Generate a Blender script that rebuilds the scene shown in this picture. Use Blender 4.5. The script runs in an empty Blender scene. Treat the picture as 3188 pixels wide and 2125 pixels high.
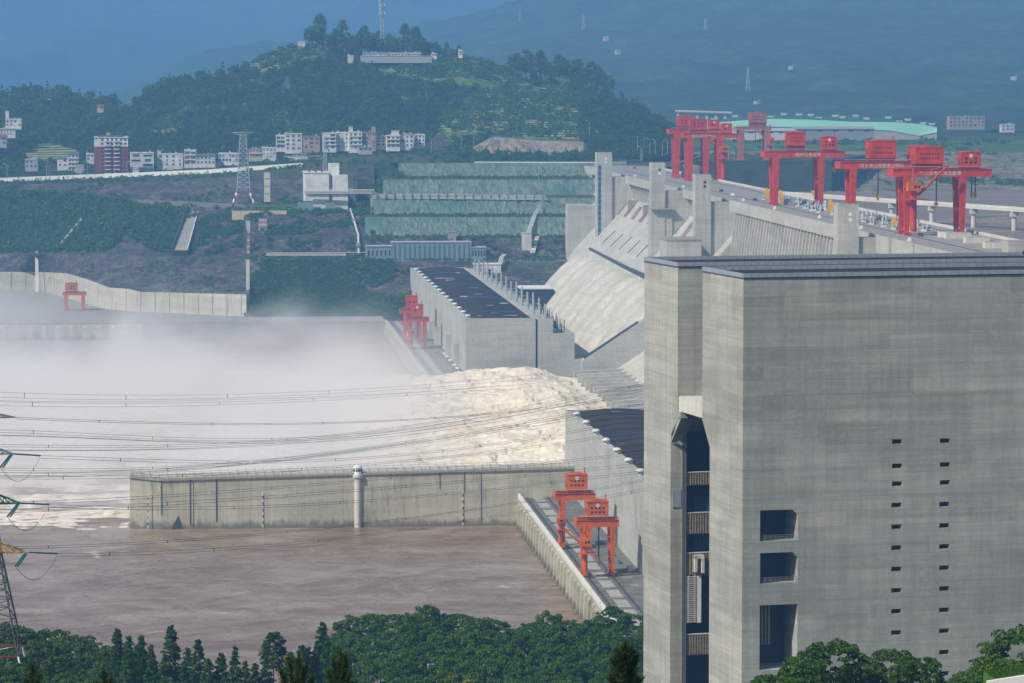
import bpy, math, random
import numpy as np
from mathutils import Vector
random.seed(7); RNG = np.random.default_rng(7)
SC = bpy.context.scene
COL = SC.collection
R = math.radians

# ---------------------------------------------------------------- camera
FPX, CX0, CY0, CAMZ = 11500.0, 1594.0, 1062.5, 262.0      # focal length in pixels of a 3188 wide frame
YAW, PITCH = R(4.804), math.atan(829.5 / 11500.0)
cam = bpy.data.cameras.new('camera'); cam.sensor_width = 36; cam.lens = 36 * FPX / 3188
cam.clip_start = 1; cam.clip_end = 30000
cam_o = bpy.data.objects.new('camera', cam); COL.objects.link(cam_o)
cam_o.location = (0, 0, CAMZ); cam_o.rotation_euler = (R(90) - PITCH, 0, -YAW)
SC.camera = cam_o

# ---------------------------------------------------------------- sky, sun, exposure
SUN_DIR = Vector((0.85, 0.527, 0)).normalized()           # the way the light travels, seen from above
SUN_EL = R(43)
w = bpy.data.worlds.new('World'); SC.world = w; w.use_nodes = True
nt = w.node_tree; bg = nt.nodes['Background']
sky = nt.nodes.new('ShaderNodeTexSky'); sky.sky_type = 'NISHITA'; sky.sun_disc = False
sky.sun_elevation = SUN_EL; sky.sun_rotation = math.atan2(-SUN_DIR.x, -SUN_DIR.y)
sky.air_density = 1.0; sky.dust_density = 1.5; sky.ozone_density = 1.5
nt.links.new(sky.outputs[0], bg.inputs[0]); bg.inputs[1].default_value = 0.085
sun = bpy.data.lights.new('sun', 'SUN'); sun.energy = 5.0; sun.angle = R(0.6); sun.color = (1.0, 0.93, 0.81)
sun_o = bpy.data.objects.new('sun', sun); COL.objects.link(sun_o)
tr = Vector((SUN_DIR.x * math.cos(SUN_EL), SUN_DIR.y * math.cos(SUN_EL), -math.sin(SUN_EL)))
sun_o.rotation_euler = tr.to_track_quat('-Z', 'Y').to_euler()
SC.view_settings.view_transform = 'Standard'; SC.view_settings.look = 'None'
SC.view_settings.exposure = 0.06; SC.view_settings.gamma = 1.0; SC.view_settings.use_curve_mapping = False
SC.render.engine = 'CYCLES'
cy = SC.cycles
cy.use_denoising = True; cy.max_bounces = 8; cy.diffuse_bounces = 3; cy.glossy_bounces = 2
cy.volume_bounces = 4; cy.transparent_max_bounces = 6; cy.volume_step_rate = 1.0; cy.volume_max_steps = 96
cy.use_adaptive_sampling = True; cy.adaptive_threshold = 0.02
HAZE_DENSITY = 1.12e-4
HAZE_COLOR = (0.23, 0.53, 0.97, 1)

# ---------------------------------------------------------------- where things stand (surveyed from the photograph)
_cp, _sp, _cy, _sy = math.cos(PITCH), math.sin(PITCH), math.cos(YAW), math.sin(YAW)
FW = np.array((_sy * _cp, _cy * _cp, -_sp)); RT = np.array((_cy, -_sy, 0.0)); UPV = np.array((_sy * _sp, _cy * _sp, _cp))
def P(x, y, X=None, Y=None, Z=None):
    d = FW + (x - CX0) / FPX * RT + (CY0 - y) / FPX * UPV
    t = (Z - CAMZ) / d[2] if Z is not None else (Y / d[1] if Y is not None else X / d[0])
    return (d[0] * t, d[1] * t, CAMZ + d[2] * t)
OV = 3188 / 2352.0
def Q(x, y, **k): return P(x * OV, y * OV, **k)

# ---------------------------------------------------------------- noise for shapes
def _hash(ix, iy, iz, s):
    h = (ix * 374761393 + iy * 668265263 + iz * 2147483647 + s * 974711) & 0xffffffff
    h = ((h ^ (h >> 13)) * 1274126177) & 0xffffffff
    return ((h ^ (h >> 16)) & 0xffff) / 65535.0
def vnoise(p, s=0):
    p = np.asarray(p, float); i = np.floor(p).astype(np.int64); f = p - i; f = f * f * (3 - 2 * f); out = 0
    for dx in (0, 1):
        for dy in (0, 1):
            for dz in (0, 1):
                wgt = np.abs(1 - dx - f[..., 0]) * np.abs(1 - dy - f[..., 1]) * np.abs(1 - dz - f[..., 2])
                out = out + wgt * _hash(i[..., 0] + dx, i[..., 1] + dy, i[..., 2] + dz, s)
    return out
def fbm(p, octv=4, s=0):
    p = np.asarray(p, float); a, o, t = 1.0, 0.0, 0.0
    for k in range(octv):
        o = o + a * (vnoise(p, s + k) - .5); t += a; p = p * 2.03 + 11.7; a *= .5
    return o / t * 2

# ---------------------------------------------------------------- materials
MATS = {}
class NT:
    def __init__(s, name):
        s.m = bpy.data.materials.new(name); s.m.use_nodes = True; s.t = s.m.node_tree
        s.b = s.t.nodes['Principled BSDF']; s.out = s.t.nodes['Material Output']; MATS[name] = s.m
    def n(s, typ, **k):
        o = s.t.nodes.new('ShaderNode' + typ)
        for a, v in k.items(): setattr(o, a, v)
        return o
    def l(s, a, b): s.t.links.new(a, b)
    def pos(s):
        if not hasattr(s, '_p'): s._p = s.n('NewGeometry').outputs['Position']
        return s._p
    def map(s, scale=(1, 1, 1), rot=0, vec=None):
        o = s.n('Mapping'); o.inputs['Scale'].default_value = scale; o.inputs['Rotation'].default_value = (0, 0, rot)
        s.l(vec or s.pos(), o.inputs[0]); return o.outputs[0]
    def noise(s, vec, scale=1.0, det=4, rough=.6, dist=0):
        o = s.n('TexNoise'); o.inputs['Scale'].default_value = scale; o.inputs['Detail'].default_value = det
        o.inputs['Roughness'].default_value = rough; o.inputs['Distortion'].default_value = dist
        s.l(vec, o.inputs['Vector']); return o.outputs['Fac']
    def ramp(s, fac, stops):
        o = s.n('ValToRGB'); e = o.color_ramp.elements
        while len(e) < len(stops): e.new(.5)
        for k, (p, c) in enumerate(stops):
            e[k].position = p; e[k].color = c if len(c) == 4 else (*c, 1)
        s.l(fac, o.inputs[0]); return o.outputs[0]
    def mix(s, fac, a, b, mode='MIX'):
        o = s.n('MixRGB', blend_type=mode)
        for v, i in ((fac, 0), (a, 1), (b, 2)):
            if isinstance(v, (int, float)): o.inputs[i].default_value = v
            elif isinstance(v, tuple): o.inputs[i].default_value = v if len(v) == 4 else (*v, 1)
            else: s.l(v, o.inputs[i])
        return o.outputs[0]
    def math(s, op, a, b=None):
        o = s.n('Math', operation=op)
        for v, i in ((a, 0), (b, 1)):
            if v is None: continue
            if isinstance(v, (int, float)): o.inputs[i].default_value = v
            else: s.l(v, o.inputs[i])
        return o.outputs[0]
    def base(s, c, rough=.85, spec=.25, metal=0):
        if isinstance(c, tuple): s.b.inputs['Base Color'].default_value = (*c, 1)
        else: s.l(c, s.b.inputs['Base Color'])
        s.b.inputs['Roughness'].default_value = rough; s.b.inputs['Specular IOR Level'].default_value = spec
        s.b.inputs['Metallic'].default_value = metal
    def bump(s, h, strength=.5, dist=.2):
        o = s.n('Bump'); o.inputs['Strength'].default_value = strength; o.inputs['Distance'].default_value = dist
        s.l(h, o.inputs['Height']); s.l(o.outputs[0], s.b.inputs['Normal'])

def plain(name, c, rough=.6, spec=.3, metal=0, var=.25, scale=.5):
    m = NT(name); n = m.noise(m.pos(), scale, 5, .65)
    m.base(m.ramp(n, [(.25, tuple(v * (1 - var) for v in c)), (.75, tuple(min(1, v * (1 + var * .5)) for v in c))]), rough, spec, metal)
    return name
def concrete(name, c, streak=.35, band=.3, grid=None, rot=0.0, soft=1.0, stain=0.0):
    m = NT(name)
    big = m.noise(m.map((.03, .03, .05)), 1, 6, .65)
    bands = m.noise(m.map((.02, .02, .55)), 1, 5, .7)
    streaks = m.noise(m.map((.55, .55, .03)), 1, 5, .7)
    fine = m.noise(m.pos(), .9, 5, .7); boards = m.noise(m.map((.05, .05, 2.2)), 1, 3, .6)
    dk = tuple(v * .62 for v in c); lt = tuple(min(1, v * 1.25) for v in c)
    col = m.ramp(m.mix(.45, big, fine), [(.3, dk), (.5, c), (.7, lt)])
    col = m.mix(m.ramp(bands, [(.35, (band,) * 3), (.6, (0, 0, 0))]), col, tuple(v * .6 for v in c))
    col = m.mix(m.ramp(streaks, [(.40, (streak,) * 3), (.60, (0, 0, 0))]), col, tuple(v * .62 for v in c))
    col = m.mix(m.ramp(boards, [(.40, (band * .8,) * 3), (.52, (0, 0, 0))]), col, tuple(v * .7 for v in c))
    if stain:
        sz = m.n('SeparateXYZ'); m.l(m.pos(), sz.inputs[0]); wl = m.math('SUBTRACT', 73.0, m.math('SUBTRACT', sz.outputs[2], m.math('MULTIPLY', m.noise(m.map((.25, .25, .1)), 1, 5, .75), 9.0)))
        col = m.mix(m.ramp(m.math('MULTIPLY', wl, .1), [(.40, (0, 0, 0)), (.62, (.75,) * 3)]), col, (.10, .09, .065))
        st = m.noise(m.map((.09, .09, .02)), 1, 4, .75)
        col = m.mix(m.ramp(st, [(.56, (0, 0, 0)), (.66, (stain,) * 3)]), col, (.16, .13, .075))
    if grid:
        v = m.map((1, 1, 1), rot); sp = m.n('SeparateXYZ'); m.l(v, sp.inputs[0])
        cb = m.n('CombineXYZ'); m.l(m.math('ADD', sp.outputs[0], sp.outputs[1]), cb.inputs[0]); m.l(sp.outputs[2], cb.inputs[1])
        br = m.n('TexBrick'); m.l(cb.outputs[0], br.inputs['Vector']); br.offset = .5; br.inputs['Scale'].default_value = 1
        br.inputs['Brick Width'].default_value = grid[0]; br.inputs['Row Height'].default_value = grid[1]
        br.inputs['Mortar Size'].default_value = .05; br.inputs['Mortar Smooth'].default_value = .6; br.inputs['Bias'].default_value = 0
        br.inputs['Color1'].default_value = (.87, .87, .865, 1); br.inputs['Color2'].default_value = (1.07, 1.07, 1.07, 1); br.inputs['Mortar'].default_value = (.70, .70, .68, 1)
        col = m.mix(.75 * soft, col, br.outputs['Color'], 'MULTIPLY')
        br2 = m.n('TexBrick'); m.l(cb.outputs[0], br2.inputs['Vector']); br2.offset = .37; br2.inputs['Scale'].default_value = 1
        br2.inputs['Brick Width'].default_value = grid[0] * 2.3; br2.inputs['Row Height'].default_value = grid[1] * 1.7
        br2.inputs['Mortar Size'].default_value = .02; br2.inputs['Color1'].default_value = (.86, .86, .85, 1); br2.inputs['Color2'].default_value = (1.1, 1.1, 1.1, 1); br2.inputs['Mortar'].default_value = (1.18, 1.18, 1.17, 1)
        col = m.mix(.7 * soft, col, br2.outputs['Color'], 'MULTIPLY')
    m.base(col, .9, .15); m.bump(fine, .25, .15)
    return name

concrete('lift_concrete', (.435, .43, .39), .42, .5, (9.3, 3.1), -R(9.5))
concrete('dam_concrete', (.47, .46, .41), .45, .25, (14, 3.0), 0, .5)
concrete('house_concrete', (.43, .43, .395), .2, .28, (12, 3.0), 0, .4)
concrete('guide_concrete', (.50, .475, .37), .5, .4, (12, 2.0), 0, .6, .5)
concrete('pale_concrete', (.62, .60, .53), .45, .2)
concrete('old_concrete', (.36, .34, .29), .5, .3)
concrete('hump_concrete', (.55, .52, .445), .5, .25, (10, 3.5), 0, .4)
plain('asphalt', (.085, .085, .085), .9, .2, 0, .5, .12)
plain('deck_paving', (.17, .17, .155), .9, .2, 0, .6, .25)
plain('crest_paving', (.30, .285, .26), .9, .2, 0, .4, .2)
plain('slab_pale', (.36, .36, .33), .9, .2, 0, .3, .3)
plain('roof_dark', (.05, .04, .034), .9, .08, 0, .6, .1)
plain('roof_seam', (.038, .034, .034), .9, .1)
plain('roof_blue', (.02, .085, .22), .6, .4)
plain('roof_lilac', (.45, .32, .58), .6, .3)
plain('red_paint', (.56, .042, .02), .6, .3, 0, .5, .25)
plain('orange_paint', (.60, .115, .012), .6, .3, 0, .45, .35)
plain('brown_paint', (.42, .14, .07), .7, .3, 0, .5, .3)
plain('dark_red', (.20, .02, .02), .7, .3)
plain('yellow_paint', (.72, .40, .02), .5, .4)
plain('white_paint', (.78, .77, .74), .6, .3, 0, .15)
plain('off_white', (.62, .60, .55), .7, .3, 0, .2)
plain('glass_dark', (.018, .022, .028), .25, .5)
plain('black_void', (.01, .012, .016), .8, .1)
plain('steel_grey', (.28, .30, .32), .5, .5, .3)
plain('steel_dark', (.07, .075, .08), .6, .4, .2)
plain('galvanised', (.40, .42, .44), .5, .5, .3)
plain('coping_blue', (.36, .40, .46), .45, .5, .2, .15)
plain('coping_dark', (.10, .12, .15), .6, .4)
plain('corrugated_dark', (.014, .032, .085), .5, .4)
plain('corrugated_tan', (.33, .28, .21), .7, .3, 0, .5, 1.5)
plain('blue_glass', (.02, .09, .19), .3, .6)
plain('pale_blue', (.42, .50, .56), .6, .3, 0, .4, .5)
plain('blue_sheet', (.09, .22, .45), .6, .3)
plain('brick_red', (.22, .055, .04), .8, .2, 0, .3)
plain('tile_red', (.25, .06, .045), .8, .2)
plain('tile_grey', (.11, .12, .13), .8, .2)
plain('render_white', (.70, .69, .65), .8, .2, 0, .4, .12)
plain('render_beige', (.50, .42, .31), .8, .2, 0, .2)
plain('render_tan', (.40, .29, .22), .8, .2, 0, .2)
plain('render_grey', (.40, .40, .39), .8, .2, 0, .25)
plain('sand_wall', (.62, .52, .34), .8, .2, 0, .2)
plain('rust_panel', (.42, .24, .17), .9, .2, 0, .6, .35)
plain('station_blue', (.19, .26, .28), .7, .3, 0, .25)
plain('station_rib', (.10, .17, .19), .7, .3)
plain('mint_panel', (.33, .68, .50), .6, .3, 0, .08, .02)
plain('roof_green', (.035, .12, .075), .8, .2, 0, .3, .03)
plain('hall_grey', (.28, .28, .30), .7, .3, 0, .15)
plain('hall_cream', (.42, .41, .33), .8, .2, 0, .15)
plain('green_arm', (.015, .16, .09), .5, .4)
plain('insulator', (.02, .10, .14), .3, .6)
plain('wire', (.05, .05, .055), .6, .3)
plain('tyre', (.02, .02, .02), .9, .1)
plain('car_red', (.25, .02, .03), .3, .6); plain('car_dark', (.03, .035, .045), .3, .6)
plain('trunk_bark', (.10, .075, .05), .95, .1)
plain('dry_grass', (.30, .30, .12), .95, .1, 0, .5, .3)
plain('lawn', (.07, .16, .035), .95, .1, 0, .5, .2)
plain('earth', (.34, .25, .15), .95, .1, 0, .4, .1)

def rock(name, a, b, c, sc=1.0):
    m = NT(name); v = m.map((.06 * sc, .06 * sc, .16 * sc), .5)
    n1 = m.noise(v, 1, 8, .72, .6); n2 = m.noise(m.pos(), .35 * sc, 6, .7)
    col = m.ramp(m.mix(.5, n1, n2), [(.38, a), (.5, b), (.63, c)])
    g = m.noise(m.pos(), .03 * sc, 6, .7)
    col = m.mix(m.ramp(g, [(.55, (0, 0, 0)), (.65, (.7, .7, .7))]), col, (.05, .085, .03))
    m.base(col, .95, .1); m.bump(m.mix(.5, n1, n2), 1.0, 3.5 / sc)
rock('rock_dark', (.02, .02, .02), (.072, .066, .062), (.20, .18, .155))
rock('rock_pale', (.12, .10, .085), (.27, .225, .18), (.42, .34, .25))
rock('rubble', (.07, .065, .04), (.20, .18, .12), (.40, .36, .26), .55)
m = NT('netting'); v = m.map((.35, .1, .05), 0)
n1 = m.noise(v, 1, 6, .7, .8); n2 = m.noise(m.pos(), .06, 6, .65)
col = m.ramp(n1, [(.3, (.075, .115, .085)), (.5, (.145, .205, .155)), (.7, (.25, .31, .245))])
col = m.mix(m.ramp(n2, [(.56, (0, 0, 0)), (.66, (.75,) * 3)]), col, (.12, .115, .09))
col = m.mix(m.ramp(m.noise(m.map((.02, .02, .02)), 1, 3, .5), [(.55, (0, 0, 0)), (.7, (.6,) * 3)]), col, (.04, .17, .12))
st = m.noise(m.map((.5, .12, .04), .35), 1, 5, .7, .5); col = m.mix(m.ramp(st, [(.36, (.75,) * 3), (.52, (0, 0, 0))]), col, (.045, .07, .055)); m.base(col, .85, .2); m.bump(m.mix(.5, n1, st), 1.0, 2.0)
m = NT('hill_ground'); n1 = m.noise(m.pos(), .02, 7, .7); n2 = m.noise(m.pos(), .12, 6, .7)
fld = m.n('VertexColor'); fld.layer_name = 'field'
woods = m.ramp(m.mix(.5, n1, n2), [(.35, (.03, .065, .015)), (.5, (.06, .12, .03)), (.68, (.12, .18, .05))])
sx = m.n('SeparateXYZ'); m.l(m.map((.01, .01, .11)), sx.inputs[0])
wv = m.n('TexWave'); wv.bands_direction = 'Z'; wv.inputs['Scale'].default_value = .16; wv.inputs['Distortion'].default_value = 2.0; wv.inputs['Detail'].default_value = 3
m.l(m.map((.12, .12, 1)), wv.inputs[0])
fields = m.ramp(m.mix(.55, wv.outputs['Fac'], n2), [(.3, (.045, .10, .025)), (.52, (.10, .17, .045)), (.60, (.17, .2, .07)), (.70, (.42, .30, .17))])
m.base(m.mix(fld.outputs['Color'], woods, fields), .95, .1); m.bump(n2, .8, 2.0)
m = NT('mountain_ground'); n1 = m.noise(m.pos(), .007, 9, .72); n2 = m.noise(m.pos(), .04, 7, .75)
col = m.ramp(m.mix(.55, n1, n2), [(.38, (.012, .03, .012)), (.5, (.04, .075, .025)), (.6, (.08, .12, .045)), (.69, (.28, .23, .15))])
m.base(col, .95, .1); m.bump(m.mix(.5, n1, n2), 1.0, 30)
m = NT('near_ground'); n1 = m.noise(m.pos(), .1, 7, .7)
m.base(m.ramp(n1, [(.35, (.03, .045, .018)), (.65, (.08, .09, .04))]), .95, .1); m.bump(n1, .6, .6)

def foliage(name, lo, mid, hi, tip=None, trans=.25):
    m = NT(name); g = m.n('NewGeometry'); n1 = m.noise(m.pos(), .16, 4, .6); n2 = m.noise(m.pos(), .7, 3, .6)
    f = m.mix(.35, m.mix(.4, n1, n2), g.outputs['Random Per Island'])
    st = [(.28, lo), (.5, mid), (.72, hi)] + ([(.92, tip)] if tip else [])
    oi = m.n('ObjectInfo'); c = m.ramp(f, st); c = m.mix(m.math('MULTIPLY', oi.outputs['Random'], .55), c, m.mix(1.0, c, (.62, .72, .7), 'MULTIPLY')); m.base(c, .75, .15)
    tb = m.n('BsdfTranslucent'); m.l(c, tb.inputs[0]); mx = m.n('MixShader'); mx.inputs[0].default_value = trans
    m.l(m.b.outputs[0], mx.inputs[1]); m.l(tb.outputs[0], mx.inputs[2]); m.l(mx.outputs[0], m.out.inputs[0])
foliage('leaf_broad', (.02, .052, .006), (.07, .16, .013), (.145, .26, .02), (.26, .36, .03), .38)
foliage('leaf_camphor', (.018, .05, .008), (.06, .145, .015), (.13, .24, .02), (.32, .38, .03), .38)
foliage('leaf_conifer', (.015, .046, .010), (.045, .12, .02), (.095, .185, .03), None, .35)
foliage('leaf_pine', (.018, .04, .008), (.04, .08, .012), (.09, .13, .02), (.18, .2, .03))
foliage('leaf_shrub', (.022, .055, .008), (.07, .145, .016), (.135, .23, .026), (.22, .30, .04), .38)
foliage('leaf_far', (.018, .055, .008), (.06, .145, .016), (.12, .23, .028), (.22, .32, .05), .38)
foliage('leaf_bank', (.025, .075, .014), (.065, .165, .026), (.12, .25, .04), (.2, .32, .06), .35)
foliage('leaf_yellow', (.10, .13, .03), (.2, .22, .05), (.3, .3, .07))

m = NT('river_water')
va = m.map((.010, .011, .03), R(8)); vb = m.map((.035, .04, .1), R(-5)); vc = m.map((.13, .16, .3), R(4))
a = m.noise(va, 1, 4, .55, 2.2); b = m.noise(vb, 1, 5, .6, 1.6); c = m.noise(vc, 1, 4, .6, .8)
hgt = m.mix(.25, m.mix(.5, a, b), c)
col = m.ramp(m.mix(.5, a, b), [(.38, (.165, .095, .05)), (.5, (.25, .172, .108)), (.61, (.325, .262, .20))])
fo = m.noise(m.map((.035, .05, .1), R(3)), 1, 9, .68, 2.4)
big = m.noise(m.map((.006, .012, .01)), 1, 3, .5)
mask = m.ramp(m.math('ADD', fo, m.math('MULTIPLY', big, .30)), [(.785, (0, 0, 0)), (.85, (1, 1, 1))])
col = m.mix(mask, col, (.52, .43, .33))
m.base(col, .3, .4); m.bump(hgt, 1.0, 6.0)
m = NT('reservoir_water'); a = m.noise(m.map((.008, .05, .03), R(-8)), 1, 6, .6, .8)
m.base(m.ramp(a, [(.4, (.17, .13, .095)), (.62, (.25, .19, .14))]), .5, .2); m.bump(m.noise(m.map((.05, .2, .1)), 1, 5, .6), .5, .5)
m = NT('white_water'); n1 = m.noise(m.map((.06, .10, .15), R(4)), 1, 9, .74, 1.2); n2 = m.noise(m.pos(), .35, 6, .7)
m.bump(n1, .3, .5); m.base(m.ramp(m.mix(.4, n1, n2), [(.34, (.46, .35, .22)), (.46, (.66, .57, .435)), (.60, (.82, .765, .67))]), .9, .1)
m.bump(m.mix(.5, n1, n2), .9, 1.5)
m = NT('rapids'); n1 = m.noise(m.map((.05, .06, .1), R(5)), 1, 9, .72, 1.8); n2 = m.noise(m.pos(), .2, 6, .7)
m.base(m.ramp(m.mix(.35, n1, n2), [(.34, (.22, .155, .11)), (.43, (.55, .45, .34)), (.52, (.80, .73, .61))]), .7, .2)
m.bump(m.mix(.5, n1, n2), .9, 1.6)

# ---------------------------------------------------------------- mesh building
class MB:
    def __init__(s): s.v = []; s.f = []
    def quad(s, a, b, c, d): n = len(s.v); s.v += [a, b, c, d]; s.f.append((n, n + 1, n + 2, n + 3)); return s
    def box(s, x0, x1, y0, y1, z0, z1):
        n = len(s.v); s.v += [(x, y, z) for z in (z0, z1) for y in (y0, y1) for x in (x0, x1)]
        s.f += [tuple(n + i for i in q) for q in ((0, 2, 3, 1), (4, 5, 7, 6), (0, 1, 5, 4), (2, 6, 7, 3), (0, 4, 6, 2), (1, 3, 7, 5))]; return s
    def taper(s, c0, w0, d0, c1, w1, d1):
        n = len(s.v)
        for c, ww, d in ((c0, w0, d0), (c1, w1, d1)):
            s.v += [(c[0] + sx * ww / 2, c[1] + sy * d / 2, c[2]) for sy in (-1, 1) for sx in (-1, 1)]
        s.f += [tuple(n + i for i in q) for q in ((0, 2, 3, 1), (4, 5, 7, 6), (0, 1, 5, 4), (2, 6, 7, 3), (0, 4, 6, 2), (1, 3, 7, 5))]; return s
    def beam(s, p, q, ww, h=None):
        h = h or ww; p, q = Vector(p), Vector(q); d = (q - p)
        if d.length < 1e-6: return s
        d.normalize(); u = d.cross(Vector((0, 0, 1)))
        if u.length < 1e-4: u = Vector((1, 0, 0))
        u.normalize(); t = u.cross(d); n = len(s.v)
        for e in (p, q):
            s.v += [tuple(e + u * ww / 2 * a + t * h / 2 * b) for a, b in ((-1, -1), (1, -1), (1, 1), (-1, 1))]
        s.f += [tuple(n + i for i in k) for k in ((3, 2, 1, 0), (4, 5, 6, 7), (0, 1, 5, 4), (1, 2, 6, 5), (2, 3, 7, 6), (3, 0, 4, 7))]; return s
    def tube(s, p, q, r0, r1=None, k=8):
        r1 = r0 if r1 is None else r1; p, q = Vector(p), Vector(q); d = (q - p).normalized(); u = d.cross(Vector((0, 0, 1)))
        if u.length < 1e-4: u = Vector((1, 0, 0))
        u.normalize(); t = u.cross(d); n = len(s.v)
        for e, r in ((p, r0), (q, r1)):
            s.v += [tuple(e + u * r * math.cos(2 * math.pi * i / k) + t * r * math.sin(2 * math.pi * i / k)) for i in range(k)]
        s.f += [(n + i, n + (i + 1) % k, n + k + (i + 1) % k, n + k + i) for i in range(k)]
        s.f += [tuple(n + k - 1 - i for i in range(k)), tuple(n + k + i for i in range(k))]; return s
    def poly_tube(s, pts, r, k=5):
        n = len(s.v); pts = [Vector(p) for p in pts]; m = len(pts)
        for i, p in enumerate(pts):
            d = (pts[min(i + 1, m - 1)] - pts[max(i - 1, 0)]).normalized(); u = d.cross(Vector((0, 0, 1)))
            if u.length < 1e-4: u = Vector((1, 0, 0))
            u.normalize(); t = u.cross(d)
            s.v += [tuple(p + u * r * math.cos(2 * math.pi * j / k) + t * r * math.sin(2 * math.pi * j / k)) for j in range(k)]
        for i in range(m - 1):
            s.f += [(n + i * k + j, n + i * k + (j + 1) % k, n + (i + 1) * k + (j + 1) % k, n + (i + 1) * k + j) for j in range(k)]
        return s
    def prism(s, poly, axis, a, b):
        # poly: list of 2D points; axis 0: (y,z) swept in x; 1: (x,z) swept in y; 2: (x,y) swept in z
        n = len(s.v); k = len(poly)
        for e in (a, b):
            for (u, v) in poly: s.v.append((e, u, v) if axis == 0 else ((u, e, v) if axis == 1 else (u, v, e)))
        s.f += [(n + i, n + (i + 1) % k, n + k + (i + 1) % k, n + k + i) for i in range(k)]
        s.f += [tuple(n + k - 1 - i for i in range(k)), tuple(n + k + i for i in range(k))]; return s
    def lathe(s, c, prof, k=12):
        n = len(s.v)
        for (r, z) in prof: s.v += [(c[0] + r * math.cos(2 * math.pi * i / k), c[1] + r * math.sin(2 * math.pi * i / k), c[2] + z) for i in range(k)]
        for j in range(len(prof) - 1):
            s.f += [(n + j * k + i, n + j * k + (i + 1) % k, n + (j + 1) * k + (i + 1) % k, n + (j + 1) * k + i) for i in range(k)]
        s.f += [tuple(n + k - 1 - i for i in range(k)), tuple(n + (len(prof) - 1) * k + i for i in range(k))]; return s
    def build(s, name, mat, parent=None, smooth=False):
        o = Vector(ORIG.get(parent.name, (0, 0, 0))) if parent else Vector((0, 0, 0))
        me = bpy.data.meshes.new(name); me.from_pydata([(x - o.x, y - o.y, z - o.z) for x, y, z in s.v], [], s.f)
        me.materials.append(MATS[mat])
        if smooth: me.polygons.foreach_set('use_smooth', [True] * len(me.polygons))
        me.update(); ob = bpy.data.objects.new(name, me); COL.objects.link(ob)
        if parent: ob.parent = parent
        ORIG[ob.name] = tuple(o); return ob
ORIG = {}
def tag(o, label=None, cat=None, group=None, kind=None):
    if label: o['label'] = label
    if cat: o['category'] = cat
    if group: o['group'] = group
    if kind: o['kind'] = kind
    return o
def thing(name, label, cat, loc=(0, 0, 0), rz=0, group=None):
    """an Empty at the thing's base; parts are modelled in world space unless rz is used or the thing is moved later"""
    o = bpy.data.objects.new(name, None); COL.objects.link(o); o.empty_display_size = 1
    o.location = loc; o.rotation_euler = (0, 0, rz); tag(o, label, cat, group)
    ORIG[o.name] = (0, 0, 0) if rz else tuple(loc)
    return o
def kids(o): return [c for c in COL.objects if c.parent == o]
def copy_tree(o, parent=None):
    c = o.copy(); COL.objects.link(c); c.parent = parent
    for ch in o.children: copy_tree(ch, c)
    return c
def struct(name, mb, mat, smooth=False): return tag(mb.build(name, mat, None, smooth), kind='structure')
def np_mesh(name, V, F, mat, parent=None, smooth=False, field=None):
    V = np.asarray(V, np.float32); F = np.asarray(F, np.int32); k = F.shape[1]
    me = bpy.data.meshes.new(name); me.vertices.add(len(V)); me.vertices.foreach_set('co', V.ravel())
    me.loops.add(F.size); me.loops.foreach_set('vertex_index', F.ravel())
    me.polygons.add(len(F)); me.polygons.foreach_set('loop_start', np.arange(0, F.size, k, dtype=np.int32))
    me.polygons.foreach_set('loop_total', np.full(len(F), k, np.int32))
    if smooth: me.polygons.foreach_set('use_smooth', np.ones(len(F), bool))
    if field is not None:
        ca = me.color_attributes.new('field', 'FLOAT_COLOR', 'POINT')
        ca.data.foreach_set('color', np.repeat(np.asarray(field, np.float32)[:, None], 4, 1).ravel())
    me.materials.append(MATS[mat]); me.update(calc_edges=True); me.validate()
    o = bpy.data.objects.new(name, me); COL.objects.link(o)
    if parent: o.parent = parent
    return o
def grid_faces(nu, nv):
    i = np.arange(nu * nv).reshape(nv, nu)
    return np.stack([i[:-1, :-1].ravel(), i[:-1, 1:].ravel(), i[1:, 1:].ravel(), i[1:, :-1].ravel()], 1)
def curve(ctrl, x):
    xs = [c[0] for c in ctrl]; return np.stack([np.interp(x, xs, [c[k] for c in ctrl]) for k in range(1, len(ctrl[0]))], -1)
def surf_pts(lo, hi, x, t):
    """points between two surveyed lines (overview px, distance); x, t arrays"""
    a, b = curve(lo, x), curve(hi, x); y = a[..., 0] + (b[..., 0] - a[..., 0]) * t; Yd = a[..., 1] + (b[..., 1] - a[..., 1]) * t
    d = FW[None] + ((x * OV - CX0) / FPX)[..., None] * RT + ((CY0 - y * OV) / FPX)[..., None] * UPV
    return d * (Yd / d[..., 1])[..., None] + np.array((0, 0, CAMZ))
def patch(name, lo, hi, x0, x1, mat, nu=60, nv=10, amp=1.0, freq=.08, seed=0, kind='structure', edge=True):
    x, t = np.meshgrid(np.linspace(x0, x1, nu), np.linspace(0, 1, nv)); x, t = x.ravel(), t.ravel()
    V = surf_pts(lo, hi, x, t)
    if amp:
        n = fbm(V * freq, 4, seed); wgt = np.minimum(1, 6 * np.minimum(t, 1 - t)) if edge else 1
        V[:, 1] += n * amp * wgt * 1.2; V[:, 2] += fbm(V * freq * 1.7, 3, seed + 9) * amp * .6 * wgt
    return tag(np_mesh(name, V, grid_faces(nu, nv), mat), kind=kind)

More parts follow.
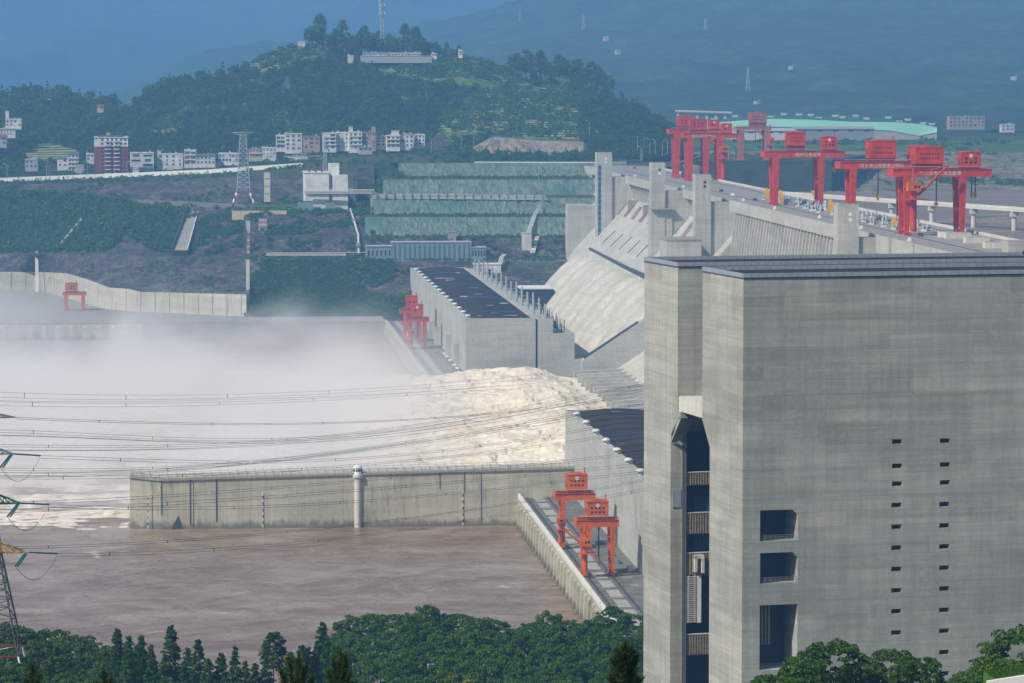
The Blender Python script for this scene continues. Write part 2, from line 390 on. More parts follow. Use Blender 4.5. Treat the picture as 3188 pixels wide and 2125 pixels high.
# leaves -------------------------------------------------------------------
def leaf_quads(C, size, up=None, rng=RNG, flat=.0):
    n = len(C); a = rng.normal(size=(n, 3)); a[:, 2] *= (1 - flat)
    if up is not None: a = a * .6 + up
    a /= np.linalg.norm(a, axis=1, keepdims=True) + 1e-9
    u = np.cross(a, rng.normal(size=(n, 3))); u /= np.linalg.norm(u, axis=1, keepdims=True) + 1e-9; v = np.cross(a, u)
    s = (size * rng.uniform(.6, 1.3, n))[:, None]; u *= s; v *= s * .6
    return np.stack([C - u * 1.1, C + v, C + u * 1.1, C - v], 1).reshape(-1, 3)
def crown_cloud(seed, rx, rz, n_cl, n_lf, cl_r, leaf, shape='round'):
    """leaf clumps spread through a crown; returns vertices of leaf quads, base of crown at z=0"""
    g = np.random.default_rng(seed); out = []
    th = g.uniform(0, 2 * np.pi, n_cl); q = g.uniform(0, 1, n_cl)
    if shape == 'round':
        ph = np.arccos(1 - 1.75 * q); rr = g.uniform(.55, 1.0, n_cl) ** .6
        cx = rx * rr * np.sin(ph) * np.cos(th); cyy = rx * rr * np.sin(ph) * np.sin(th); cz = rz * (1 + rr * np.cos(ph)) * .5 * 1.0
    else:
        cz = rz * q ** 1.25; rad = rx * (1 - cz / rz) ** .8 * g.uniform(.35, 1, n_cl) + .1
        cx, cyy = rad * np.cos(th), rad * np.sin(th)
    for k in range(n_cl):
        c = np.array((cx[k], cyy[k], cz[k])); r = cl_r * g.uniform(.6, 1.35)
        if shape != 'round': r *= (1.15 - .7 * cz[k] / rz)
        d = g.normal(size=(n_lf, 3)); d /= np.linalg.norm(d, axis=1, keepdims=True); d[:, 2] = np.abs(d[:, 2]) * .9 - .2
        C = c + d * r * (g.uniform(.5, 1, n_lf) ** .5)[:, None] * np.array((1, 1, .75))
        out.append(leaf_quads(C, leaf, d * .9, g))
    return np.concatenate(out)
def scatter_mesh(name, protos, pts, scale, mat, parent=None, rng=RNG, kind='stuff', sink=.3, squash=None):
    Vs = []
    for i, p in enumerate(pts):
        V = protos[rng.integers(len(protos))]; a = rng.uniform(0, 6.283); c, s = math.cos(a), math.sin(a); sc = scale[i]
        W = np.empty_like(V); W[:, 0] = (V[:, 0] * c - V[:, 1] * s) * sc; W[:, 1] = (V[:, 0] * s + V[:, 1] * c) * sc
        W[:, 2] = V[:, 2] * sc * rng.uniform(.85, 1.2); Vs.append(W + p - np.array((0, 0, sink * sc)))
    V = np.concatenate(Vs); return tag(np_mesh(name, V, np.arange(len(V)).reshape(-1, 4), mat, parent), kind=kind)
def in_poly(x, y, poly):
    ins = np.zeros(len(x), bool); j = len(poly) - 1
    for i in range(len(poly)):
        xi, yi = poly[i]; xj, yj = poly[j]
        c = ((yi > y) != (yj > y)) & (x < (xj - xi) * (y - yi) / (yj - yi + 1e-9) + xi); ins ^= c; j = i
    return ins
#==STRUCTURE==
# ================================================================ the setting
struct('ground', MB().quad((-5000, -700, 56), (6400, -700, 56), (6400, 16000, 56), (-5000, 16000, 56)), 'near_ground')
struct('river', MB().quad((-3000, 1000, 70), (332, 1000, 70), (332, 3130, 70), (-3000, 3130, 70)), 'river_water')
struct('reservoir', MB().quad((372, 900, 158), (4300, 900, 158), (4300, 3330, 158), (372, 3330, 158)), 'reservoir_water')

# near hillside on the left bank
gx, gy = np.meshgrid(np.linspace(-420, 520, 70), np.linspace(-120, 1260, 90)); gx, gy = gx.ravel(), gy.ravel()
def near_z(x, y):
    z = np.where(y < 900, 253 - .168 * y, 253 - .168 * 900 - (y - 900) * .19)
    z = z + fbm(np.stack([x * .012, y * .012, x * 0], -1), 4, 3) * 3.0
    z = np.where(x > 90, np.minimum(z, 135 - (x - 90) * .1), z)
    return np.where(y < 30, np.minimum(z, 254), z)
gz = near_z(gx, gy)
tag(np_mesh('hillside', np.stack([gx, gy, gz], -1), grid_faces(70, 90), 'near_ground', smooth=True), kind='structure')

# far mountains
patch('far_mountain', [(-200, 330, 10500), (2600, 330, 10500)], [(-200, -170, 14800), (2600, -150, 14800)], -200, 2600, 'mountain_ground', 160, 60, 170, .0016, 31, edge=False)
RIDGE_B = [(-200, 330, 10441), (180, 300, 10441), (270, 206, 10282), (330, 184, 10124), (420, 144, 9966), (480, 124, 9966), (560, 102, 9966), (640, 93, 9966), (760, 92, 9808),
           (900, 82, 9808), (960, 72, 9808), (1050, 46, 9808), (1130, 26, 9808), (1200, 4, 9808), (1300, -40, 9966), (1500, -90, 10124), (2000, -150, 10282), (2600, -160, 10282)]
patch('forested_mountain', [(-200, 345, 4800), (2600, 318, 4700)], RIDGE_B, -200, 2600, 'mountain_ground', 420, 130, 55, .004, 12, edge=False)

def mountain_dist(x, y):
    lo = np.interp(x, (-200, 2600), (345, 318)); ld = np.interp(x, (-200, 2600), (4800, 4700)); h = curve(RIDGE_B, np.array([x]))[0]
    return float(ld + (h[1] - ld) * (y - lo) / (h[0] - lo))
# rows of the right bank, overview pixels and distance
L0 = [(-60, 624, 3125), (0, 624, 3121), (85, 624, 3119), (152, 627, 3010), (198, 640, 2937), (251, 660, 2865), (296, 663, 2837), (324, 670, 2825), (572, 676, 2763)]
LB = [(-60, 666, 3120), (93, 666, 3116), (192, 696, 2934), (243, 709, 2861), (299, 714, 2833), (572, 727, 2759)]
L1 = [(-60, 584, 3155), (0, 584, 3150), (240, 583, 2960), (390, 590, 2890), (572, 594, 2850)]
L2 = [(-60, 580, 3170), (0, 580, 3165), (240, 579, 2975), (390, 586, 2910), (572, 588, 2885)]
L3 = [(-60, 440, 3235), (150, 447, 3190), (250, 462, 3140), (420, 472, 3075), (572, 482, 2990)]
L4 = [(-60, 437, 3250), (250, 455, 3170), (420, 462, 3110), (572, 470, 3060)]
L5 = [(-60, 425, 3265), (240, 420, 3225), (420, 414, 3180), (572, 404, 3120)]
V0 = [(-60, 418, 3290), (0, 417, 3285), (240, 407, 3260), (480, 397, 3220), (690, 382, 3185), (850, 378, 3185), (1440, 371, 3185)]
V1 = [(-60, 392, 3350), (240, 396, 3330), (480, 388, 3330), (600, 372, 3360), (700, 352, 3400), (1000, 345, 3420), (1100, 352, 3330), (1250, 364, 3250), (1440, 366, 3230)]
V2 = [(-80, 372, 3480), (300, 372, 3480), (480, 352, 3480), (640, 345, 3480), (1000, 338, 3460), (1100, 352, 3350), (1400, 361, 3260), (1580, 356, 3240)]
RR = [[(560, y, Yd), (1440, y, Yd)] for y, Yd in ((727, 2757), (600, 2830), (592, 2865), (547, 2885), (541, 2910), (498, 2935), (491, 2965), (454, 2990), (447, 3030), (412, 3055), (404, 3100), (374, 3135))]
M5 = [(560, 484, 2985), (860, 484, 2975)]; M6 = [(560, 470, 3060), (860, 470, 3050)]; M7 = [(560, 404, 3120), (860, 398, 3110)]
patch('rock_slope', L0, L1, -60, 572, 'rock_dark', 110, 16, 3, .09, 1)
patch('slope_ledge', L1, L2, -60, 572, 'near_ground', 60, 3, 0)
patch('upper_slope', L2, L3, -60, 572, 'rock_dark', 110, 22, 3, .06, 2)
patch('service_road', L3, L4, -60, 572, 'deck_paving', 60, 3, .2)
patch('rock_cutting', L4, L5, -60, 572, 'rock_dark', 90, 8, 2, .1, 3)
patch('roadside_verge', L5, V0, -60, 572, 'near_ground', 60, 4, .5)
patch('planted_bank', RR[0], RR[1], 560, 1440, 'rock_dark', 110, 14, 3, .08, 4)
patch('bank_berm', RR[1], RR[2], 560, 1440, 'deck_paving', 60, 3, .2)
patch('rock_face', RR[2], RR[3], 560, 1440, 'rock_dark', 110, 8, 2, .12, 5)
patch('rock_berm', RR[3], RR[4], 560, 1440, 'near_ground', 60, 3, .3)
patch('platform_slope', RR[4], M5, 560, 860, 'rock_dark', 60, 12, 2.5, .1, 6)
patch('platform_ground', M5, M6, 560, 860, 'lawn', 40, 4, .2)
patch('platform_cutting', M6, M7, 560, 860, 'rock_dark', 60, 10, 2.5, .1, 7)
patch('verge', M7, V0, 560, 860, 'near_ground', 40, 3, .3)
for k in range(4, 11, 2):
    x0 = {4: 838, 6: 850, 8: 880, 10: 915}[k]
    patch('netted_slope', RR[k], RR[k + 1], x0, 1440, 'netting', 120, 9, 2.2, .14, 20 + k)
    if k < 10: patch('slope_berm', RR[k + 1], RR[k + 2], x0 - 6, 1440, 'near_ground', 70, 3, .2)
patch('slope_shoulder', [(800, 484, 2970), (860, 505, 2950), (925, 412, 3080)], [(800, 400, 3110), (860, 380, 3180), (925, 374, 3185)], 820, 925, 'near_ground', 30, 12, 3, .1, 8)
patch('crest_road_verge', RR[11], V0, 900, 1440, 'crest_paving', 50, 3, .1)
patch('village_terrace', V0, V1, -60, 1440, 'near_ground', 120, 8, .8, .05, 9)
patch('village_back', V1, [(x, y, Yd) for x, y, Yd in V2], -60, 1440, 'near_ground', 120, 6, 1.2, .05, 10)

# wooded hills behind the village
RIDGE_H = [(250, 300, 3880), (280, 256, 3900), (310, 228, 3900), (350, 204, 3900), (400, 188, 3900), (480, 170, 3900), (560, 160, 3900), (590, 138, 3900), (640, 119, 3900), (690, 104, 3900), (745, 112, 3900),
           (800, 128, 3900), (860, 134, 3900), (960, 133, 3900), (1060, 131, 3900), (1110, 143, 3880), (1160, 156, 3870), (1190, 176, 3850), (1300, 194, 3800), (1400, 220, 3700), (1440, 240, 3650), (1500, 270, 3600), (1540, 300, 3550), (1575, 350, 3480)]
RIDGE_L = [(-90, 226, 4000), (0, 222, 4000), (70, 206, 4000), (150, 208, 4000), (180, 220, 4000), (262, 232, 4000), (290, 252, 3980), (350, 300, 3950)]
FIELDS = [[(572, 152), (600, 125), (690, 100), (752, 112), (745, 122), (640, 150), (600, 165)], [(860, 150), (1060, 127), (1130, 140), (1200, 178), (1150, 190), (1000, 188), (880, 165)],
          [(345, 300), (370, 268), (420, 266), (425, 285), (380, 305)], [(1090, 215), (1180, 185), (1230, 190), (1130, 300), (1030, 305), (1010, 290)], [(1180, 215), (1290, 190), (1330, 240), (1330, 310), (1140, 310)],
          [(10, 232), (140, 212), (185, 222), (120, 240)], [(235, 245), (300, 240), (330, 255), (250, 262)], [(60, 350), (110, 330), (200, 345), (180, 372), (60, 372)]]
def hill(name, lo, hi, x0, x1, nu, nv, seed, amp):
    x, t = np.meshgrid(np.linspace(x0, x1, nu), np.linspace(0, 1, nv)); x, t = x.ravel(), t.ravel()
    V = surf_pts(lo, hi, x, t); y = curve(lo, x)[:, 0] + (curve(hi, x)[:, 0] - curve(lo, x)[:, 0]) * t
    V[:, 2] += fbm(V * .012, 4, seed) * amp * np.minimum(1, 5 * np.minimum(t, 1 - t) + .1); V[:, 1] += fbm(V * .01, 3, seed + 3) * 25 * np.minimum(1, 4 * np.minimum(t, 1 - t))
    fld = np.zeros(len(x))
    for p in FIELDS: fld = np.maximum(fld, in_poly(x, y, p))
    return tag(np_mesh(name, V, grid_faces(nu, nv), 'hill_ground', smooth=True, field=fld), kind='structure')
hill('wooded_hill', V2, RIDGE_H, 250, 1575, 260, 70, 51, 7)
hill('low_hill', V2, RIDGE_L, -90, 350, 110, 50, 52, 7)
patch('hill_back', RIDGE_H, [(x, y + 150, Yd + 500) for x, y, Yd in RIDGE_H], 250, 1575, 'near_ground', 120, 5, 0)
patch('low_hill_back', RIDGE_L, [(x, y + 130, Yd + 400) for x, y, Yd in RIDGE_L], -90, 350, 'near_ground', 60, 5, 0)
patch('quarry_face', [(1085, 362, 3240), (1340, 360, 3238)], [(1085, 338, 3262), (1130, 314, 3285), (1230, 322, 3285), (1340, 326, 3280)], 1085, 1340, 'rock_pale', 80, 14, 5, .12, 14)
patch('rock_outcrop', [(975, 345, 3405), (1050, 347, 3400)], [(975, 338, 3412), (1012, 300, 3440), (1050, 340, 3412)], 975, 1050, 'rock_dark', 30, 12, 2, .1, 15)
0 and patch('brown_outcrop', [(780, 318, 3500), (950, 322, 3500)], [(780, 300, 3540), (830, 268, 3570), (950, 305, 3540)], 780, 950, 'rock_dark', 50, 10, 3, .1, 16)
0 and patch('cut_face', [(300, 352, 3475), (470, 352, 3475)], [(300, 335, 3500), (400, 318, 3520), (470, 338, 3500)], 300, 470, 'rock_dark', 40, 8, 2, .1, 17)

# upstream side: the reservoir's far shore
U = [[(1440, y, Yd), (2600, y2, Yd)] for y, y2, Yd in ((452, 452, 3210), (420, 428, 3330), (385, 392, 3500), (345, 350, 3800), (322, 322, 4000), (312, 312, 4300), (300, 305, 4720))]
patch('rubble_shore', U[0], U[1], 1440, 2600, 'rubble', 160, 12, 2.5, .08, 41)
patch('rubble_slope', U[1], U[2], 1440, 2600, 'rubble', 160, 14, 4, .05, 42)
patch('grassy_slope', U[2], U[3], 1440, 2600, 'rubble', 140, 14, 5, .03, 43)
patch('shore_terrace', U[3], U[4], 1440, 2600, 'hill_ground', 120, 8, 2.5, .03, 44)
patch('hall_ground', U[4], U[5], 1440, 2600, 'near_ground', 60, 4, 0)
patch('valley_floor', U[5], U[6], 1440, 2600, 'mountain_ground', 90, 8, 4, .01, 45)
patch('sand_bar', [(2070, 522, 2535), (2200, 521, 2530), (2600, 520, 2520)], [(2070, 520, 2545), (2150, 508, 2580), (2250, 494, 2620), (2600, 480, 2650)], 2070, 2600, 'rock_pale', 50, 8, 2, .05, 46)

# right-bank quay: deck, toe wall and its buttresses
QUAY = [(-420, 2702), (-43, 2706), (134, 2702), (158.5, 2810), (300, 2810), (300, 2762), (44, 2757), (31, 2761), (-55, 2835), (-74, 2863), (-93, 2936), (-135, 3120), (-420, 3130)]
struct('quay', MB().prism([(-420, 2702), (-43, 2706), (134, 2702), (134, 2775), (31, 2775), (-50, 2850), (-70, 2875), (-88, 2945), (-130, 3130), (-420, 3135)], 2, 58, 82), 'crest_paving')
mb = MB()
struct('quay_toe', mb.prism([(-420, 2690), (-43, 2694), (-43, 2704), (-420, 2700)], 2, 58, 80.5), 'guide_concrete')
#==BUILT==
# ---------------------------------------------------------------- lettering
def text_part(name, body, size, loc, xdir, mat, parent, bold=.0, up=(0, 0, 1)):
    cu = bpy.data.curves.new(name, 'FONT'); cu.body = body; cu.size = size; cu.align_x = 'CENTER'; cu.align_y = 'CENTER'
    cu.extrude = size * .02; cu.offset = bold; cu.resolution_u = 3
    tmp = bpy.data.objects.new('tmp', cu); COL.objects.link(tmp)
    dg = bpy.context.evaluated_depsgraph_get(); me = bpy.data.meshes.new_from_object(tmp.evaluated_get(dg))
    bpy.data.objects.remove(tmp); bpy.data.curves.remove(cu)
    xd = Vector(xdir).normalized(); ud = Vector(up); o = Vector(ORIG.get(parent.name, (0, 0, 0))); L = Vector(loc) - o
    for v in me.vertices: c = v.co.copy(); v.co = L + xd * c.x + ud * c.y + xd.cross(ud) * c.z
    me.materials.clear(); me.materials.append(MATS[mat]); me.name = name
    ob = bpy.data.objects.new(name, me); COL.objects.link(ob); ob.parent = parent
    return ob

# ================================================================ ship lift (foreground)
LF = np.array((112.2, 760.3)); LR_ = np.array((math.cos(R(9.5)), math.sin(R(9.5)))); LD = np.array((-LR_[1], LR_[0]))
lift = thing('ship_lift', 'huge grey concrete ship lift towers filling the right foreground', 'ship lift', (LF[0], LF[1], 0), R(9.5))
def lift_az(x, y, b=0.0):
    """pixel -> (along, height) on the lift's wide face plane at depth b"""
    d = FW + (x - CX0) / FPX * RT + (CY0 - y) / FPX * UPV; n = LF + LD * b
    t = (n @ LD) / (d[:2] @ LD); p = d[:2] * t - LF
    return float(p @ LR_), float(CAMZ + d[2] * t)
LZ0, LZ1 = 62.0, 220.0; LW = 92.0
def wall_holes(mb, a0, a1, z0, z1, b, holes):
    """front face at depth b (facing -y) with rectangular recesses (a0,a1,z0,z1,depth)"""
    xs = sorted({a0, a1, *[h[i] for h in holes for i in (0, 1)]}); zs = sorted({z0, z1, *[h[i] for h in holes for i in (2, 3)]})
    for i in range(len(xs) - 1):
        for j in range(len(zs) - 1):
            cx, cz = (xs[i] + xs[i + 1]) / 2, (zs[j] + zs[j + 1]) / 2
            if any(h[0] < cx < h[1] and h[2] < cz < h[3] for h in holes): continue
            mb.quad((xs[i], b, zs[j]), (xs[i + 1], b, zs[j]), (xs[i + 1], b, zs[j + 1]), (xs[i], b, zs[j + 1]))
    for h in holes:
        p, q, lo, hi, dp = h; e = b + dp
        mb.quad((p, b, lo), (p, e, lo), (p, e, hi), (p, b, hi)); mb.quad((q, b, lo), (q, b, hi), (q, e, hi), (q, e, lo))
        mb.quad((p, b, lo), (q, b, lo), (q, e, lo), (p, e, lo)); mb.quad((p, b, hi), (p, e, hi), (q, e, hi), (q, b, hi))
    return mb
holes, slits, bays = [], [], []
for col_x, ys in ((2048, (1014, 1070, 1111, 1160, 1210, 1258, 1307, 1356, 1404, 1453, 1502)), (2158, (1012, 1067, 1108, 1158, 1207, 1255, 1304, 1352, 1401, 1449, 1498, 1547))):
    for k, y in enumerate(ys):
        a, z = lift_az((col_x + (1 if k < 3 else -k * .1)) * OV, y * OV); slits.append((a, a + 2.25, z - .5, z + .5, 1.1))
for x0, x1, y0, y1 in ((1746, 1832, 1172, 1240), (1746, 1832, 1270, 1337), (1745, 1831, 1390, 1535)):
    a0, zt = lift_az(x0 * OV, y0 * OV); a1, zb = lift_az(x1 * OV, y1 * OV); bays.append((a0, a1, zb, zt, 9.0))
fb = MB(); wall_holes(fb, 0, LW, LZ0, LZ1, 0, slits + bays)
ZH1, ZH2 = 182.3, 187.8
poly = [(0, LZ0), (23, LZ0), (23, ZH1), (28.5, ZH2), (28.5, LZ1), (0, LZ1)]
n = len(fb.v); fb.v += [(0, b, z) for b, z in poly] + [(LW, b, z) for b, z in poly]
fb.f += [tuple(n + i for i in (5, 4, 3, 2, 1, 0))] + [tuple(n + 6 + i for i in range(6))]
fb.f += [(n + i, n + i + 1, n + 7 + i, n + 6 + i) for i in range(1, 4)]
fb.f.append((n + 4, n + 5, n + 11, n + 10))
front_tower = fb.build('front_tower', 'lift_concrete', lift)
for h in slits:
    MB().box(h[0], h[1], h[4] - .02, h[4] + .1, h[2], h[3]).build('slit_window', 'black_void', front_tower)
for k, h in enumerate(bays):
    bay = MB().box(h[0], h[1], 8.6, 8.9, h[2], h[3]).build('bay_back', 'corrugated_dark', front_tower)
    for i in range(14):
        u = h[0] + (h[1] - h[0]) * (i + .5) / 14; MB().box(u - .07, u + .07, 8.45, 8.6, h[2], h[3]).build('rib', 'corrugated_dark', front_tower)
    if k < 2:
        rl = MB(); L = h[1] - h[0]
        for zz in (.5, .85, 1.2): rl.beam((h[0], .35, h[2] + zz), (h[1], .35, h[2] + zz), .07)
        for i in range(8): rl.beam((h[0] + L * i / 7, .35, h[2]), (h[0] + L * i / 7, .35, h[2] + 1.2), .07)
        rl.build('railing', 'steel_grey', front_tower)
        MB().prism([(h[1] - .001, h[3]), (h[1] - 1.2, h[3]), (h[1] - .001, h[3] - 1.2)], 1, .0, 7).build('haunch', 'lift_concrete', front_tower)
    else:
        for i in range(4): MB().box(h[0] + .3 + i * .75, h[0] + .68 + i * .75, 2.0, 2.4, h[2] + 5, h[3]).build('column', 'corrugated_tan', front_tower)
# rear tower, its set-back foot and the beam between the towers
rb = MB().prism([(58, LZ0), (58, 182.2), (46.9, 186.1), (46.9, LZ1), (73.1, LZ1), (73.1, LZ0)], 0, 3.7, LW + 6)
rb.prism([(52, LZ0), (52, 182.2), (46.9, 186.1), (46.9, LZ1), (73.1, LZ1), (73.1, LZ0)], 0, 0, 3.7)
rear_tower = rb.build('rear_tower', 'lift_concrete', lift)
MB().box(.35, 7, 28.5, 46.9, 188.0, 191.3).build('tie_beam', 'pale_concrete', lift)
MB().box(.0, 1.6, 44.6, 46.9, 186.6, 188.0).build('bracket', 'lift_concrete', lift)
MB().prism([(46.9, 186.4), (44.6, 186.4), (51.9, 180.5)], 0, .05, 1.5).build('corbel', 'lift_concrete', rear_tower)
for i in range(3): MB().box(2.6 + i * .42, 2.72 + i * .42, 51.7, 52, 66, 182).build('cable_run', 'steel_grey', rear_tower)
MB().box(.4, 2.4, 51.8, 52, 166, 170).build('sign_panel', 'coping_blue', rear_tower)
# interior of the slot: corrugated walls and parapets
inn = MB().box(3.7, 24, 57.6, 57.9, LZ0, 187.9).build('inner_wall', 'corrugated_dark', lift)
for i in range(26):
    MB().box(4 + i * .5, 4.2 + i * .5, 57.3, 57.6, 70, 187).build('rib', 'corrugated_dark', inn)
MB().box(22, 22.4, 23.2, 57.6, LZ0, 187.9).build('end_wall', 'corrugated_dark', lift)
for k, (y0, y1) in enumerate(((1085, 1113), (1178, 1225), (1270, 1320), (1457, 1503))):
    _, zt = lift_az(1600 * OV, y0 * OV, 52); _, zb = lift_az(1600 * OV, y1 * OV, 52)
    pp = MB().box(3.7, 14, 52.2, 52.6, zb, zt).build('parapet', 'corrugated_tan', lift)
    MB().box(3.7, 14, 52.6, 57.6, zb - .2, zb + .2).build('floor', 'lift_concrete', lift)
    for i in range(16): MB().box(3.85 + i * .62, 4.1 + i * .62, 51.95, 52.2, zb + .05, zt - .05).build('corrugation', 'corrugated_tan', pp)
    MB().box(3.7, 14, 51.9, 52.65, zt, zt + .18).build('coping', 'pale_concrete', pp)
for y0, y1 in ((1140, 1176), (1228, 1262)):
    _, zt = lift_az(1620 * OV, y0 * OV, 54); _, zb = lift_az(1620 * OV, y1 * OV, 54)
    for i in range(7): MB().box(6.2 + i * .9, 6.95 + i * .9, 54, 54.2, zb, zt).build('glazing', 'blue_glass', lift)
_, zt = lift_az(1580 * OV, 1322 * OV, 52); _, zb = lift_az(1580 * OV, 1430 * OV, 52)
MB().box(6.3, 7.1, 51.6, 52.2, zb, zt).build('guide_strip', 'white_paint', lift)
rack = MB().box(4.0, 4.3, 51.8, 52.1, zb, zt).box(5.5, 5.8, 51.8, 52.1, zb, zt)
rack.build('rack_frame', 'off_white', lift)
for i in range(22):
    zz = zb + (zt - zb) * (i + .5) / 22; MB().box(3.8, 6.1, 51.7, 51.8, zz - .1, zz + .12).build('rack_tooth', 'off_white', lift)
_, zz = lift_az(1600 * OV, 1290 * OV, 52)
MB().box(5.4, 6.0, 51, 52, zz - 2.2, zz + 1.5).box(7.0, 7.6, 50.8, 52, zz - 2.4, zz + 1).box(5.4, 7.6, 51, 52, zz + .8, zz + 1.6).build('hoist_frame', 'off_white', lift)
# metal coping along the roof edges, panel by panel
def coping(b0, b1, a0, a1, root):
    panel_w = 1.7; base = MB()
    for (p, q) in (((a0, b0), (a1, b0)), ((a0, b1), (a1, b1))):
        base.box(p[0], q[0], p[1] - .12, p[1] + .12, LZ1 - .25, LZ1)
    base.box(a0 - .12, a0 + .12, b0, b1, LZ1 - .25, LZ1); base.build('coping_base', 'coping_dark', root)
    front = MB().box(0, panel_w - .09, -.22, .22, 0, .85); me = None
    for row, bb in enumerate((b0, b1)):
        for i in range(int((a1 - a0) / panel_w)):
            if me is None: o = front.build('coping_panel', 'coping_blue', root); me = o.data
            else: o = bpy.data.objects.new('coping_panel', me); COL.objects.link(o); o.parent = root
            o.location = (a0 + i * panel_w, bb, LZ1)
    side = MB().box(-.22, .22, 0, panel_w - .09, 0, .85); me = None
    for i in range(int((b1 - b0 - .6) / panel_w)):
        if me is None: o = side.build('coping_panel', 'coping_blue', root); me = o.data
        else: o = bpy.data.objects.new('coping_panel', me); COL.objects.link(o); o.parent = root
        o.location = (a0, b0 + .3 + i * panel_w, LZ1)
coping(-.05, 28.5, -.05, 76, front_tower); coping(46.85, 73.1, -.05, 92, rear_tower)
MB().box(.3, LW, .3, 28.2, LZ1, LZ1 + .05).build('roof_deck', 'roof_seam', front_tower)
MB().box(.3, LW + 6, 47.2, 72.8, LZ1, LZ1 + .05).build('roof_deck', 'roof_seam', rear_tower)

# ================================================================ the dam
dam = thing('dam', 'long pale concrete gravity dam with road along its crest', 'dam', (326, 2000, 70))
POWER = [(376, 58), (376, 185), (324, 185), (324, 179.5), (326, 168), (290, 129), (262, 94), (240, 66), (240, 58)]
SPILL = [(376, 58), (376, 185), (324, 185), (326, 179.5), (326, 150), (318, 140), (305, 129), (285, 115), (268, 98), (250, 86), (235, 80), (222, 79), (221.5, 58)]
MB().prism(POWER, 1, 2216, 3140).build('south_body', 'dam_concrete', dam)
MB().prism(SPILL, 1, 1640, 2211.9).build('spillway_body', 'hump_concrete', dam)
MB().prism(POWER, 1, 1180, 1639.9).build('north_body', 'dam_concrete', dam)
MB().box(324.2, 375.8, 1180, 3140, 185, 185.12).build('crest_road', 'crest_paving', dam)
for a, b, x, zt, zb in ((1180, 1640, 319.6, 186.3, 180), (1640, 1690, 318.8, 186.5, 179), (1690, 1700, 321, 186.3, 180), (1700, 1733, 319, 186.4, 178), (1746, 2228, 319.8, 186.3, 179.4), (2242, 2262, 319.2, 186.4, 178.6), (2262, 2446, 319.8, 186.2, 180.4),
                        (2458, 2782, 319.8, 186.2, 180.2), (2797, 3060, 320.4, 186.2, 180.4)):
    MB().prism([(x, zb), (x + 4.6, zb), (x + 4.6, 185.1), (x + .7, 185.1), (x + .7, zt), (x, zt)], 1, a, b - .06).build('parapet', 'dam_concrete', dam)
for i, yy in enumerate(np.arange(2292, 2860, 20.5)):
    if 2440 < yy < 2465 or 2775 < yy < 2800: continue
    MB().prism([(320.4, 180.3), (325.9, 180.3), (325.9, 167)], 1, yy - 1.4, yy + 1.4).build('bracket', 'dam_concrete', dam)
for yy in np.arange(1750, 2206, 10.6):
    MB().prism([(320.4, 179.5), (326, 179.5), (326, 140), (301, 127), (308, 133), (314, 141), (317, 150), (318, 160)], 1, yy - 1.1, yy + 1.1).build('spillway_rib', 'dam_concrete', dam)
for yy in np.arange(1652, 1742, 14):
    MB().prism([(320.4, 180.1), (326, 180.1), (326, 168)], 1, yy - 2, yy + 2).build('bracket', 'dam_concrete', dam)
# penstock humps on the far half of the dam
def hump(y0, wd):
    m = MB(); path = [(289, 127.5, .02), (286, 125, .45), (282, 120, .72), (276, 113, .9), (268, 103, 1), (260, 93, 1), (251, 81, 1), (243, 70, 1), (238, 62, 1)]; k = 11
    for (x, z, s) in path:
        for j in range(k):
            u = math.sin(math.pi / 2 * (-1 + 2 * j / (k - 1))); h = 9.5 * s * math.sqrt(max(0, 1 - u ** 6)) - .3
            m.v.append((x - h * .78, y0 + u * wd * (.55 + .45 * s), z + h * .62))
    for i in range(len(path) - 1):
        for j in range(k - 1): a = i * k + j; m.f.append((a, a + 1, a + k + 1, a + k))
    return m
for i in range(12): hump(2255 + i * 46, (18, 16.5, 19, 15)[i % 4]).build('penstock', 'hump_concrete', dam, True)
MB().poly_tube([(284, 2222, 134), (289, 2500, 131), (291.5, 2768, 131.5)], 1.0, 6).build('service_gallery', 'steel_dark', dam)
for i in range(9): MB().beam((297 - i * .2, 2300 + i * 52, 138), (305, 2300 + i * 52, 147), .5).build('drain_line', 'steel_dark', dam)
for i in range(11):
    yy = 2300 + i * 48
    for j in range(5): MB().beam((314.5, yy + j * 4, 156.4), (322.6, yy + j * 4 + 9, 165.2), .2).build('rebar_mat', 'dark_red', dam)
    if i % 2: MB().box(318, 326, yy + 14, yy + 17, 160, 168.5).build('gate_hood', 'old_concrete', dam)
MB().prism([(262, 112.6), (228, 90.6), (228, 58), (262, 58)], 1, 2206, 2216).build('divider_wall', 'house_concrete', dam)
MB().prism([(300, 140), (262, 112.6), (262, 58), (300, 58)], 1, 2206, 2216).build('divider_wall', 'house_concrete', dam)
for k in range(2): MB().beam((262 + k * .001, 2207 + k * 4, 113.6), (229, 2207 + k * 4, 91.8), .5, .9).build('divider_rail', 'steel_dark', dam)
# spillway piers and the frames between them
for i in range(25):
    yy = 1652 + i * 22.4
    MB().prism([(221, 60), (221, 85.5), (268, 87.5), (285, 112), (285, 60)], 1, yy - 2.4, yy + 2.4).build('chute_pier', 'dam_concrete', dam)
    if i < 24:
        for j in range(4): MB().box(226 + j * 10, 229 + j * 10 + (i * j) % 3, yy + 2.4, yy + 20, 82.6 + j * .5, 84.6 + j * .5).build('chute_beam', 'old_concrete', dam)
        MB().box(256 + (i * 3 % 7), 259 + (i * 3 % 7), yy + 5 + i % 4 * 2, yy + 9 + i % 4 * 2, 86, 89.5).build('gate_hoist', 'galvanised', dam)
